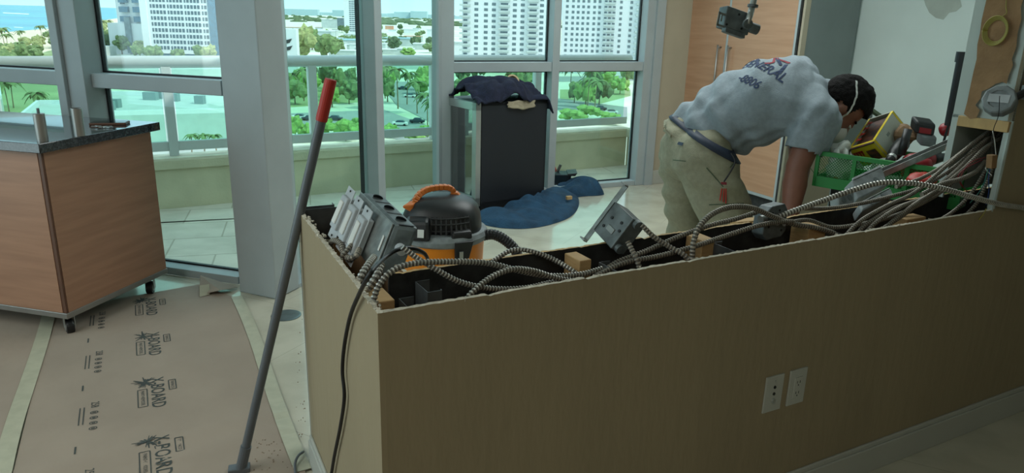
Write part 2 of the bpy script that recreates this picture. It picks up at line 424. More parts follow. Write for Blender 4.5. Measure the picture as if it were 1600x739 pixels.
# sliding door
dd = (DP-cC).normalized(); nD = Vector((-dd.y, dd.x, 0)); aD = cC + dd*.02
door = sroot('door_1', tuple(cC))
xs_ = onpl(603, 300, cC, math.degrees(math.atan2(dd.y, dd.x))); xs_.z = 0; sD = (xs_-cC).dot(dd); LD = (DP-cC).length
fr = MB().seg(cC, DP, -.02, .02, 0, .16).seg(cC, DP, 2.3, TOPZ, 0, .16); fr.build('door_track', 'frame_white', door)
st = MB().seg(cC+dd*(sD-.06), cC+dd*(sD+.04), .02, 2.3, .02, .13); st.build('door_stile', 'frame_white', door, bevel=.004)
MB().seg(cC+dd*(sD-.062), cC+dd*(sD-.04), .02, 2.3, .13, .158).build('gasket', 'gasket', door)
MB().seg(cC+dd*.03, cC+dd*(sD-.06), .02, 2.3, .10, .108).build('pane', 'door_glass', door)
MB().seg(cC+dd*(sD+.04), cC+dd*(LD-.04), .02, 2.3, .05, .058).build('pane', 'door_glass', door)
MB().seg(cC+dd*(LD-.04), cC+dd*(LD-.02), .02, 2.3, .05, .10).build('gasket', 'gasket', door)
MB().seg(cC+dd*(LD-.10), cC+dd*(LD-.04), .02, 2.3, .03, .09).build('door_stile', 'frame_white', door, bevel=.003)
# pull handle on the left leaf, a curved grip
hg = MB().tube(spline([dep(440, 108, cC.y+.12), dep(445, 120, cC.y+.12), dep(447, 145, cC.y+.12), dep(446, 168, cC.y+.12), dep(444, 176, cC.y+.14)], .02), .008)
hg.build('handle', 'frame_white', door, smooth=True)
# main window: mullion splits it
mu = oM(868, 100); mu.z = 0
MWL = DP + eM*.055
window('window_3', MWL, mu-eM*.035, nM)
window('window_4', mu+eM*.035, MR-eM*.09, nM)
tj = MB().seg(DP-eM*.06, MWL, 0, TOPZ, -.01, .14).seg(mu-eM*.035, mu+eM*.035, 0, TOPZ, -.01, .14).seg(MR-eM*.09, MR, 0, TOPZ, -.01, .14)
struct(tj.build('trim_2', 'frame_white', bevel=.004))
# beige wall between window and pantry
wb = MB().seg(MR, PQL-(PQL-MR).normalized()*.015, 0, TOPZ, 0, .12); struct(wb.build('wall_far', 'wall_beige'))
wr = MB().seg(MR, MR+eM*.09, 0, TOPZ, -.03, .0); struct(wr.build('trim_4', 'frame_white'))
dW = (PQL-MR).normalized(); bb = MB().seg(MR+dW*.05, PQL-dW*.02, 0, .13, -.02, 0); struct(bb.build('baseboard_far', 'trim_white', bevel=.004))
# white alcove wall right of the pantry, runs back towards the camera
ww = MB().seg(WC+pE*.02, WC-pE*3.4, 0, TOPZ, 0, .1); struct(ww.build('wall_alcove', 'wall_white'))
# room closure
struct(MB().seg((-4.6, LF.y+.1, 0), (-4.6, 3.4, 0), 0, TOPZ, -.15, 0).seg((-4.6, 3.4, 0), (-4.6, -1.4, 0), 0, .3, -.15, 0).seg((-4.6, 3.4, 0), (-4.6, -1.4, 0), 2.45, TOPZ, -.15, 0).seg((-4.6, -1.4, 0), (-4.6, -3, 0), 0, TOPZ, -.15, 0).build('wall_left', 'wall_beige'))
struct(MB().seg((-4.6, -3, 0), (5, -3, 0), 0, TOPZ, -.1, 0).build('wall_back', 'wall_beige'))
struct(MB().seg((5, -3, 0), (5, 9, 0), 0, TOPZ, -.1, 0).build('wall_right', 'wall_beige'))
ce = MB().prism([(-4.7, -3), (5, -3), (5, 9), (2.2, 9), v2(PQL+nM*.5), v2(MR+nM*.15), v2(DP+nM*.15), v2(cC), v2(cA+nL*.15), v2(LF+nL*.15), (-4.7, LF.y)], TOPZ, TOPZ+.3)
struct(ce.build('ceiling', 'wall_white'))

# ---------------- half wall
def ragged(a, b, z0, z1, t0, t1, seed, mats, step=.009, amp=.0006, chip=.009, pchip=.025):
    """drywall sheet with a torn top edge; materials: front, core, back"""
    rnd = random.Random(seed); a = Vector(a); b = Vector(b); L = (b-a).length; d = (b-a)/L; n = Vector((-d.y, d.x, 0)); k = max(2, int(L/step)); mb = MB()
    zt = []; c = 0
    for i in range(k+1):
        if rnd.random() < pchip: c = rnd.uniform(.3, 1)*chip
        c *= .55; zt.append((z1 - c + rnd.uniform(-amp, amp), z1 - c*1.2 + rnd.uniform(-amp, amp)*1.6, rnd.uniform(0, .004)))
    for i in range(k):
        p, q = a + d*(L*i/k), a + d*(L*(i+1)/k); z = Vector((0, 0, 1))
        F0, F1 = p+n*t0, q+n*t0; B0, B1 = p+n*(t1-zt[i][2]), q+n*(t1-zt[i+1][2])
        mb.cur = 0; mb.add([F0+z*z0, F1+z*z0, F1+z*zt[i+1][0], F0+z*zt[i][0]], [(0, 1, 2, 3)])
        mb.cur = 1; mb.add([F0+z*zt[i][0], F1+z*zt[i+1][0], B1+z*zt[i+1][1], B0+z*zt[i][1]], [(0, 1, 2, 3)])
        mb.cur = 2; mb.add([B0+z*zt[i][1], B1+z*zt[i+1][1], B1+z*z0, B0+z*z0], [(0, 1, 2, 3)])
    mb.cur = 0
    for p, zz in ((a, zt[0]), (b, zt[-1])):
        mb.add([p+n*t0+Vector((0, 0, z0)), p+n*t1+Vector((0, 0, z0)), p+n*(t1-zz[2])+Vector((0, 0, zz[1])), p+n*t0+Vector((0, 0, zz[0]))], [(0, 1, 2, 3)])
    return mb
HT = .905
C0 = atz(466, 330, HT); C0.z = 0
V = (C0-A0).normalized(); NS = Vector((V.y, -V.x, 0))          # NS points inside the short wall's thickness
LS = (C0-A0).length
UE = 2.19
hw = sroot('wall_front', tuple(A0))
ragged(un(0, 0), un(UE, 0), 0, HT, 0, .014, 3, ('wall_paint',)*3).build('outer_board', ('wall_paint', 'gypsum', 'torn_paper'), hw)
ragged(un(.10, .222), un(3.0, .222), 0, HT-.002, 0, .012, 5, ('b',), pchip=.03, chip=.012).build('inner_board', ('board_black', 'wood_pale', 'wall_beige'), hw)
sw = sroot('wall_short', tuple(C0))
ragged(C0, A0, 0, HT, 0, .014, 9, ('b',), chip=.016, pchip=.06, amp=.0018).build('outer_board', ('wall_paint', 'gypsum', 'torn_paper'), sw)
ragged(C0+NS*.132+V*.03, A0+NS*.132+V*.235, 0, HT-.005, 0, .012, 11, ('b',), chip=.02, pchip=.08).build('inner_board', ('torn_paper', 'gypsum', 'wall_beige'), sw)
MB().seg(C0+V*.0, C0+NS*.144, 0, .80, -.001, .012).build('end_board', 'wall_beige', sw)
# full height wall to the right of the half wall
fw = sroot('wall_front_full', tuple(un(UE, 0)))
MB().seg(un(UE, 0), un(6.5, 0), 0, TOPZ, 0, .014).build('outer_board', 'wall_paint', fw)
MB().seg(un(UE+.02, .19), un(3.2, .19), .93, TOPZ, 0, .014).build('inner_board', 'wall_white', fw)
MB().seg(un(UE, .0), un(UE, .20), 1.20, TOPZ, -.012, 0).build('end_board', 'wall_white', fw)
ragged(un(UE, -.001), un(UE, .016), .9, 1.2, -.004, .004, 4, ('b',)).build('corner_edge', ('wall_white', 'wall_white', 'wall_white'), fw)
MB().seg(un(UE, -.0015), un(UE+.001, -.0015), .0, 1.2, 0, .02)
MB().box(un(UE+.004, .008, 1.06), (.008, .022, .30), R(TH)).build('edge_bead', 'wall_white', fw)
MB().box(un(UE+.004, .190, 1.06), (.008, .022, .30), R(TH)).build('edge_bead', 'wall_white', fw)
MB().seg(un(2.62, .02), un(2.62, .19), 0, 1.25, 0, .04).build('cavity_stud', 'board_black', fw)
# torn paper on the end board
def endp(px, py, off=0):
    p = onpl(px, py, A0+U*(UE-.0125-off), TH+90); return p
poly = [(1548, -60), (1541, 0), (1534, 30), (1531, 52), (1527, 70), (1526, 92), (1521, 112), (1515, 140), (1511, 160), (1506, 178), (1516, 186), (1526, 184), (1531, 172), (1524, 164), (1532, 154), (1534, 143), (1545, 138), (1556, 131), (1566, 128), (1573, 131), (1576, 118), (1583, 102), (1581, 92), (1588, 74), (1590, 52), (1596, 30), (1595, 12), (1604, -20), (1608, -60)]
tp = MB(); P0 = [endp(x, y, 0) for x, y in poly]; P1 = [endp(x, y, .0012) for x, y in poly]; k = len(poly)
tp.add(P0+P1, [tuple(range(k, 2*k))] + [(i, (i+1) % k, k+(i+1) % k, k+i) for i in range(k)])
tp.build('torn_patch', 'torn_paper', fw)
hb = MB(); a_ = endp(1505, 187); hb.frame3(un(UE-.013, .001, 1.172), NV*.172, U*.04, Vector((0, 0, .036))); hb.build('header_block', 'wood_pale', fw, bevel=.002)
# baseboards on the half wall
def baseb(name, a, b, n):
    m_ = MB().seg(a, b, 0, .10, -.014, 0).seg(a, b, .10, .118, -.009, 0); struct(m_.build(name, 'trim_white', bevel=.003))
baseb('baseboard_front', un(-.014, 0), un(6.5, 0), 0)
baseb('baseboard_short', C0, A0, 0)
# putty patches on the white wall
pt = MB(); pl0 = WC - pE*1.0
def onW(px, py, off=.0015): return onpl(px, py, WC + Vector((pE.y, -pE.x, 0))*-off, math.degrees(math.atan2(pE.y, pE.x)))
bl = [(1443, -3), (1500, -3), (1503, 10), (1494, 18), (1483, 20), (1474, 31), (1462, 28), (1452, 20), (1446, 8)]
mat('putty', (150, 158, 150), .8)
pt.add([onW(*q) for q in bl], [tuple(range(len(bl)))]); struct(pt.build('trim_putty', 'putty'))
for q, (x_, y_) in enumerate(((1355, 20), (1499, 21), (1444, 57))):
    c = onW(x_, y_); hdir = Vector((pE.y, -pE.x, 0))
    MB().lathe([(.004, 0), (.004, .002)], c, -hdir, 10)
# ================================================================== OUTSIDE: beach, town and towers, 30 m below
GZ = -29.0
def gp(px, py, z=GZ): return atz(px, py, z)
mat('grass', (156, 176, 124), .95, var=.15, scale=.03)
mat('town_ground', (222, 222, 212), .95, var=.12, scale=.02, rgb2=(180, 196, 168))
mat('sand', (226, 212, 186), .95, var=.05, scale=.03)
mat('sea', (76, 176, 190), .35, var=.08, scale=.004, stretch=(.3, 1, 1), rgb2=(60, 150, 180))
mat('surf', (226, 240, 240), .8)
mat('white_render', (218, 222, 226), .8, var=.02)
mat('roof_white', (190, 198, 196), .8, var=.06, scale=.3)
mat('concrete_pale', (190, 200, 200), .85, var=.06, scale=.2)
mat('glass_blue', (70, 116, 146), .25, var=.2, scale=.6)
mat('glass_dark', (62, 88, 106), .3, var=.2, scale=.5)
mat('glass_grey', (112, 130, 140), .35, var=.2, scale=.4)
mat('asphalt', (150, 158, 156), .9, var=.06, scale=.2)
mat('leaf_dark', (96, 122, 84), .9, var=.3, scale=.5, bump=.5, bscale=2)
mat('leaf_mid', (124, 148, 96), .9, var=.28, scale=.5, bump=.5, bscale=2)
mat('leaf_olive', (170, 178, 120), .9, var=.25, scale=.5, bump=.5, bscale=2)
mat('leaf_bright', (140, 178, 96), .9, var=.2, scale=.6, bump=.5, bscale=2)
mat('trunk', (132, 118, 96), .9)
mat('car_white', (226, 230, 230), .4); mat('car_dark', (60, 72, 84), .4); mat('car_red', (150, 60, 54), .4)
mat('mech_grey', (128, 146, 148), .7)
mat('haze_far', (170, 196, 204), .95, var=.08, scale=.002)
mat('solar_blue', (150, 190, 200), .5)
mat('sign_black', (40, 48, 52), .6)
mat('terracotta', (206, 150, 120), .8)

g = MB().prism([(-9000, 60), (9000, 60), (9000, 16000), (-9000, 16000)], GZ-3, GZ); struct(g.build('ground', 'town_ground', loc=(0, 0, GZ)))
# sea: left of the shoreline
s0, s1_, s2_, s3_ = gp(-60, 56), gp(85, 44), gp(150, 33.5), gp(235, 21)
sea = MB(); sl = [v2(s0), v2(s1_), v2(s2_), v2(s3_), (-2500, 9000), (-9000, 15900), (-16000, 15900), (-16000, 500)]
sea.prism(sl[::-1], GZ, GZ+.25); struct(sea.build('sea', 'sea', loc=(0, 0, GZ)))
b0, b1, b2, b3 = gp(-60, 98), gp(60, 84), gp(140, 60), gp(240, 32)
sb = MB(); sb.prism([v2(p) for p in (b0, b1, b2, b3, s3_, s2_, s1_, s0)], GZ, GZ+.12); struct(sb.build('beach', 'sand', loc=(0, 0, GZ)))
sf = MB()
for a_, b_, dy in ((( 5, 19.5), (45, 21.5), 1.2), ((22, 42), (36, 43), .9), ((60, 45), (140, 34), .8)):
    q = [gp(a_[0], a_[1]+dy, GZ+.3), gp(b_[0], b_[1]+dy, GZ+.3), gp(b_[0], b_[1], GZ+.3), gp(a_[0], a_[1], GZ+.3)]
    sf.add(q + [p + Vector((0, 0, .1)) for p in q], [(4, 5, 6, 7), (0, 1, 5, 4), (2, 3, 7, 6)])
struct(sf.build('surf', 'surf'))
pk = MB(); pk.prism([v2(p) for p in (gp(-60, 240), gp(60, 240), gp(130, 170), gp(140, 100), gp(230, 56), gp(150, 56), gp(60, 85), gp(-60, 99))], GZ, GZ+.08); struct(pk.build('park_grass', 'grass', loc=(0, 0, GZ)))
pk = MB(); pk.prism([v2(p) for p in (gp(450, 168), gp(560, 160), gp(555, 128), gp(450, 126))], GZ, GZ+.06); pk.prism([v2(p) for p in (gp(705, 158), gp(765, 138), gp(765, 128), gp(705, 128))], GZ, GZ+.06)
pk.prism([v2(p) for p in (gp(875, 166), gp(935, 163), gp(985, 150), gp(985, 140), gp(875, 140))], GZ, GZ+.06)
struct(pk.build('verge_grass', 'grass', loc=(0, 0, GZ)))
rd = MB()
for q in ([(445, 178), (600, 172), (690, 205), (690, 232), (560, 206), (445, 192)], [(590, 128), (640, 128), (700, 170), (690, 200), (620, 165)], [(700, 160), (760, 140), (980, 168), (980, 186), (760, 158), (700, 180)], [(870, 120), (1000, 118), (1000, 126), (870, 128)]):
    rd.prism([v2(gp(*p)) for p in q][::-1], GZ, GZ+.14)
struct(rd.build('road', 'asphalt', loc=(0, 0, GZ)))
# distant wooded suburbs and skyline, beyond counting
rnd = random.Random(5); fw_ = MB()
for k in range(260):
    px = rnd.uniform(425, 1010); py = 27 + .0265*(px-800) + rnd.uniform(6.5, 17)
    p = gp(px, py); sc = rnd.uniform(6, 16)
    fw_.ell(p+Vector((0, 0, 1)), (sc*rnd.uniform(1, 2.6), sc*1.2, rnd.uniform(5, 10)), None, 8, 5)
tag(fw_.build('distant_treeline', 'leaf_dark', smooth=True, loc=tuple(gp(700, 40))), 'dark green wooded suburbs spread out to the horizon', 'trees', kind='stuff')
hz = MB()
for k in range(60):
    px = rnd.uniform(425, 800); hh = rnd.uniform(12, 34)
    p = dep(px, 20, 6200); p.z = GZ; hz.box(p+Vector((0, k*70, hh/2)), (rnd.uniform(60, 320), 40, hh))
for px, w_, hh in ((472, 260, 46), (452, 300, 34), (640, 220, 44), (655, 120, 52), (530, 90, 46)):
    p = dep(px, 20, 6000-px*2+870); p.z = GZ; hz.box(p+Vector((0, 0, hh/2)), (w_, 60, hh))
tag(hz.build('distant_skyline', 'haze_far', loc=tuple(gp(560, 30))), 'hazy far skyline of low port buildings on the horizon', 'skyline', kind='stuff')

# ---- trees
def crown_mesh(seed, n, kind):
    rnd = random.Random(seed); mb = MB()
    for i in range(n):
        a = rnd.uniform(0, 6.28); r = rnd.uniform(0, .72)**.8; z = rnd.uniform(.35, .95)
        rr = (1-abs(z-.62)*1.2)*.9
        c = Vector((math.cos(a)*r*rr, math.sin(a)*r*rr, z)); s_ = rnd.uniform(.20, .34)
        o = len(mb.v); mb.ell(c, (s_, s_, s_*.75), None, 7, 5)
        for v in mb.v[o:]:
            d = noise.noise(v*4.2+Vector((seed, 0, 0)))*.16; v += (v-c).normalized()*d if (v-c).length > 1e-6 else Vector()
    return mb
OCC = []
def free(p, r, add=True):
    for q, s_ in OCC:
        if (q.x-p.x)**2 + (q.y-p.y)**2 < (r+s_)**2: return False
    if add: OCC.append((Vector((p.x, p.y, 0)), r))
    return True
_sh = random.Random(99)
def settle(px, py, r):
    for k in range(40):
        b = gp(px + _sh.uniform(-1, 1)*k*.6, py + _sh.uniform(-1, 1)*k*.3)
        if free(b, r): return b
    return None
def tree(px, py, h, w, leaf, label, group=None, seed=1, n=16, name='tree'):
    b = settle(px, py, w*.92)
    if b is None: return
    label = label.replace('green ', {'leaf_olive': 'olive green ', 'leaf_dark': 'dark green ', 'leaf_mid': 'mid green ', 'leaf_bright': 'light green '}[leaf], 1) if 'olive green' not in label and 'bright green' not in label else label
    t = thing(name, label, name, tuple(b), 0, group)
    m = crown_mesh(seed, n, 0)
    m.v = [Vector((v.x*w, v.y*w, v.z*h*1.0)) + b for v in m.v]; m.build('crown', leaf, t, smooth=False)
    MB().tube([b, b+Vector((0, 0, h*.5))], h*.025, 6, rs=[h*.035, h*.018]).build('trunk', 'trunk', t)
    return t
def palm_parts(seed):
    rnd = random.Random(seed); fr = MB()
    for i in range(15):
        a = i*2.4+rnd.uniform(-.2, .2); up = rnd.uniform(-.15, .75); L = rnd.uniform(.85, 1.1); pts = []
        for k in range(6):
            t = k/5; pts.append(Vector((math.cos(a)*L*t*(1-.15*t), math.sin(a)*L*t*(1-.15*t), up*L*t - .85*t*t*L)))
        side = Vector((-math.sin(a), math.cos(a), 0))
        for k in range(5):
            w0, w1 = .17*math.sin(math.pi*(k/5*.85+.12)), .17*math.sin(math.pi*((k+1)/5*.85+.12))
            p, q = pts[k], pts[k+1]; dz = Vector((0, 0, -.07))
            o = len(fr.v); fr.add([p, q, q+side*w1+dz, p+side*w0+dz, q-side*w1+dz, p-side*w0+dz], [(0, 1, 2, 3), (1, 0, 5, 4)])
    return fr
PALMS = [palm_parts(s) for s in (1, 2, 3)]
def palm(px, py, h, w, label, group=None, seed=0, leaf='leaf_mid', b=None):
    b = b or settle(px, py, w*.98)
    if b is None: return
    t = thing('palm_tree', label, 'palm tree', tuple(b), 0, group)
    rnd = random.Random(seed); lean = Vector((rnd.uniform(-.05, .05)*h, 0, 0)); m = MB(); src = PALMS[seed % 3]
    m.v = [b + lean + Vector((v.x*w, v.y*w, v.z*w*.8 + h)) for v in src.v]; m.f = [list(f) for f in src.f]; m.mi = list(src.mi)
    m.build('fronds', leaf, t)
    MB().tube([b, b+lean*.3+Vector((0, 0, h*.5)), b+lean+Vector((0, 0, h))], .3, 6, rs=[h*.022, h*.016, h*.013]).build('trunk', 'trunk', t)
# ---- buildings
def bld(label, name='building', loc=None): return thing(name, label, 'building', loc)
def occ_line(a, b, r):
    n = max(1, int((b-a).length/r)); 
    for k in range(n+1): OCC.append((a.lerp(b, k/n), r))
def tower(label, pxl, pxr, pybase, depthY, H, D, wall, win, cols, floors, ww, wh, hd=0, bands=False, fl_h=3.0, balc=()):
    """a slab block whose front spans pxl..pxr at its base"""
    a = dep(pxl, pybase, depthY); b = dep(pxr, pybase, depthY); a.z = b.z = GZ
    occ_line(a+Vector((0, D/2, 0)), b+Vector((0, D/2, 0)), D/2+1)
    L = (b-a).length; d = Matrix.Rotation(R(hd), 3, 'Z') @ (b-a).normalized(); n = Vector((-d.y, d.x, 0)); b = a + d*L
    t = bld(label, 'apartment_tower', tuple((a+b)/2))
    MB().seg(a, b, GZ, GZ+H, 0, D).build('wall', wall, t)
    wins = []; cnt = 0; stuff = MB(); proto = None
    for f in range(floors):
        for c in range(len(cols)):
            x = cols[c]*L; z = GZ + 3.2 + f*fl_h
            if z > GZ+H-2: continue
            wins.append((x, z))
    # the hundred nearest to eye level stay individual windows
    wins.sort(key=lambda q: abs(q[1]+2))
    for x, z in wins:
        p = a + d*x - n*.08 + Vector((0, 0, z-GZ))
        if cnt < 96:
            if proto is None:
                m = MB(); m.seg(p-d*ww/2, p+d*ww/2, p.z, p.z+wh, 0, .1); proto = m.build('window', win, t, loc=tuple(p)); base_loc = proto.location.copy(); p0 = p.copy()
            else:
                o = proto.copy(); COL.objects.link(o); o.parent = t; o.location = base_loc + (p-p0)
            cnt += 1
        else: stuff.seg(p-d*ww/2, p+d*ww/2, p.z, p.z+wh, 0, .1)
    if stuff.v:
        o = stuff.build('upper_windows', win, t); o['kind'] = 'stuff'
    if balc:
        for c in balc:
            m = MB()
            for f in range(floors):
                z = GZ+2.6+f*fl_h
                if z < GZ+H-3: m.seg(a+d*(c*L-3.1), a+d*(c*L+3.1), z, z+1.1, -1.4, 0)
            m.build('balcony_stack', 'concrete_pale', t)
    return t, a, b, d, n
# dark windowed hotel tower behind the left window
def banded(label):
    dY = 470; a = dep(237, 76, dY); b = dep(345, 76, dY); a.z = b.z = GZ; L = (b-a).length; d = (b-a).normalized(); n = Vector((0, 1, 0)); occ_line(a+n*9-d*4, b+n*9, 10)
    t = bld(label, 'hotel_tower', tuple((a+b)/2)); H = 75
    MB().seg(a, b, GZ+3, GZ+H, 0, 18).build('wall', 'white_render', t)
    MB().seg(a-d*4.2, a, GZ, GZ+H, -1.2, 18).build('end_wall', 'white_render', t)
    z = GZ + 5.4; k = 0
    while z < GZ+34:
        for c in range(20):
            x0 = a + d*(1.0 + c*(L-1)/20 + .4 + (.5 if c % 5 == 0 else 0)); x1 = a + d*(1.0 + (c+1)*(L-1)/20 - .25)
            if k < 100: MB().seg(x0, x1, z, z+2.15, -.12, 0).build('window', 'glass_dark', t)
            else:
                if k == 100: st_ = MB()
                st_.seg(x0, x1, z, z+2.15, -.12, 0)
            k += 1
        z += 3.55
    o = st_.build('upper_windows', 'glass_dark', t); o['kind'] = 'stuff'
    MB().seg(a+d*4, b, GZ, GZ+3, 2, 14).build('base', 'glass_blue', t)
    MB().seg(b-d*6, b+d*.2, GZ+3, GZ+H, -.3, -.12).build('blue_glazing', 'glass_blue', t)
banded('white hotel tower with rows of dark windows behind the left window')
# pale neighbour with a blue glass stair
OCC.append((Vector((gp(212, 70).x, 505, 0)), 22)); OCC.append((Vector((gp(195, 70).x-14, 480, 0)), 18)); OCC.append((Vector((dep(449, 80, 330).x, 332, 0)), 7))
t = bld('pale stepped apartment block with blue glass bays left of the hotel tower', 'apartment_block', tuple(gp(205, 70)))
a = dep(186, 70, 500); b = dep(238, 70, 500); d = Vector((1, 0, 0))
MB().seg((a.x-6, 500, 0), (b.x+2, 500, 0), GZ, GZ+20, 0, 16).seg((a.x, 502, 0), (b.x+2, 502, 0), GZ+20, GZ+60, 0, 14).build('wall', 'white_render', t)
MB().seg((b.x-16, 498, 0), (b.x-12.5, 498, 0), GZ+1, GZ+24, 0, 2).build('stair_glazing', 'glass_grey', t)
for k in range(5):
    MB().seg((b.x-19, 499, 0), (b.x-13.5, 499, 0), GZ+21+k*6, GZ+24.5+k*6, 0, 3).build('blue_bay', 'glass_blue', t)
    MB().seg((b.x-10, 499, 0), (b.x-4, 499, 0), GZ+21+k*6, GZ+24.5+k*6, 0, 3).build('blue_bay', 'glass_blue', t)
    MB().seg((a.x+3, 501.8, 0), (a.x+6, 501.8, 0), GZ+22+k*5, GZ+24+k*5, 0, 1).build('window', 'glass_dark', t)
MB().prism([(a.x-22, 470), (a.x+4, 470), (a.x+4, 488), (a.x-22, 488)], GZ, GZ+6).build('podium', 'roof_white', t)
# low beach houses
for k, (px, py, w_, h_, lb) in enumerate(((170, 78, 16, 3.5, 'low white beach house left of the towers'), (150, 80, 10, 3, 'small white roofed pavilion beside the window post'), (220, 78, 8, 7, 'grey block at the foot of the stepped apartment block'))):
    p = gp(px, py); t = bld(lb, 'beach_house', tuple(p)); MB().box(p+Vector((0, 0, h_/2)), (w_, 8, h_)).build('wall', 'concrete_pale', t); MB().box(p+Vector((0, 0, h_+.3)), (w_+1.5, 9, .6)).build('roof', 'white_render', t)
# white flat roofed building close below
def flat(label, q, h, parap=1.0, name='flat_roofed_building', wallm='roof_white', wz=GZ):
    ctr = sum((Vector(p) for p in q), Vector())/len(q); _r = min((Vector(p)-ctr).xy.length for p in q); occ_line(ctr+Vector((-_r*.7, 0, 0)), ctr+Vector((_r*.7, 0, 0)), _r*.6); t = bld(label, name, (ctr.x, ctr.y, wz))
    MB().prism([v2(p) for p in q], wz, wz+h).build('wall', wallm, t)
    pr = MB(); k = len(q)
    for i in range(k): pr.seg(q[i], q[(i+1) % k], wz+h, wz+h+parap, 0, .6)
    pr.build('parapet', 'white_render', t)
    return t, wz+h
ZR = -19.0
q = [atz(140, 226, ZR), atz(352, 214, ZR), atz(352, 168, ZR), atz(150, 166, ZR)]
q = [atz(128, 182, ZR), atz(360, 176, ZR), atz(372, 150, ZR), atz(150, 148, ZR)]
t, zr = flat('long white flat roofed building with rooftop machines below the left window', q, ZR-GZ, .9)
t2, _ = flat('lower white annex with raised roof edge below the window post', [atz(20, 196, ZR-1), atz(112, 192, ZR-1), atz(124, 164, ZR-1), atz(58, 164, ZR-1)], ZR-1-GZ, 1.1)
for px, py, w_ in ((170, 172, 2.2), (180, 168, 2.2), (273, 158, 2), (236, 156, 3.0), (313, 162, 2), (250, 154, 1.6)):
    p = atz(px, py, ZR); MB().box(p+Vector((0, 0, .9)), (w_, 1.6, 1.8)).build('roof_machine', 'mech_grey', t)
t, _ = flat('pale blue roofed long building beyond the lower left window', [gp(150, 132), gp(350, 130), gp(350, 112), gp(150, 112)], 6, .5)
for px in (170, 205, 228, 262):
    p = gp(px, 133); MB().box((p.x, p.y-.3, GZ+3.4), (6, .5, 1.6)).build('window', 'glass_dark', t)
# white house corner at far left
t, _ = flat('white building corner at far left below the terrace railing', [gp(-40, 232), gp(14, 214), gp(6, 168), gp(-40, 172)], 9, .8)
# slim tower and white town roofs seen through the door
t, a, b, d, n = tower('slim white tower far away between the door post and the red capped pole', 538, 560, 40, 1150, 95, 30, 'white_render', 'glass_grey', (.45, .62, .78, .93), 30, 3.2, 1.7)
for k, (px, py, w_, dd_, h_, m_, lb) in enumerate((
        (460, 62, 60, 20, 11, 'roof_white', 'long white shed with a bright roof edge left of the large trees'),
        (505, 66, 18, 16, 11, 'concrete_pale', 'round edged white block right of the large trees'),
        (560, 74, 62, 30, 6, 'solar_blue', 'wide pale blue roofed hall left of the door post'),
        (625, 72, 36, 24, 7, 'solar_blue', 'pale blue roofed hall right of the door post'),
        (668, 78, 26, 12, 5, 'roof_white', 'low white sales hall just above the railing'),
        (672, 66, 7, 6, 14, 'white_render', 'narrow white tower house near the fridge window post'),
        (520, 44, 44, 12, 16, 'concrete_pale', 'row of grey blocks on the skyline left of the slim tower'),
        (533, 45, 14, 10, 20, 'glass_grey', 'dark grey office cube on the skyline beside the slim tower'),
        (608, 46, 16, 10, 7, 'terracotta', 'small terracotta roofed house beyond the door post'),
        (640, 52, 30, 10, 6, 'white_render', 'low white terrace of houses beyond the door post'),
        (680, 56, 22, 10, 6, 'concrete_pale', 'low grey shop near the right door edge'),
        (590, 68, 20, 10, 5, 'white_render', 'small white shed half hidden by the door post'))):
    p = gp(px, py); t = bld(lb, 'town_building', tuple(p)); occ_line(p+Vector((-w_/2+4, dd_/2, 0)), p+Vector((w_/2-4, dd_/2, 0)), dd_/2+1)
    MB().box(p+Vector((0, dd_/2, h_/2)), (w_, dd_, h_)).build('wall', 'concrete_pale' if m_ == 'solar_blue' else m_, t)
    MB().box(p+Vector((0, dd_/2, h_+.3)), (w_+1, dd_+1, .7)).build('roof', 'white_render' if m_ != 'solar_blue' else 'solar_blue', t)
# white sign block with two black leaf marks
p = dep(449, 80, 330); t = bld('white block with two black leaf shaped marks beside the column', 'marked_building', (p.x, 330, GZ))
MB().box((p.x, 332, GZ+11.5), (8.5, 4, 23)).build('wall', 'white_render', t)
for zz in (12.4, 8.6):
    m = MB(); w0 = p.x-2.6; pts = [(w0, 0), (w0+1.5, 1.0), (w0+5.0, 1.9), (w0+3.9, .1), (w0+1.4, -.5)]
    c = dep(449, 65 if zz > 10 else 76, 329.8)
    m.add([Vector((x, 329.9, c.z-.6+z)) for x, z in pts] + [Vector((x, 329.7, c.z-.6+z)) for x, z in pts], [(0, 1, 2, 3, 4), (9, 8, 7, 6, 5)]); m.build('mark', 'sign_black', t)
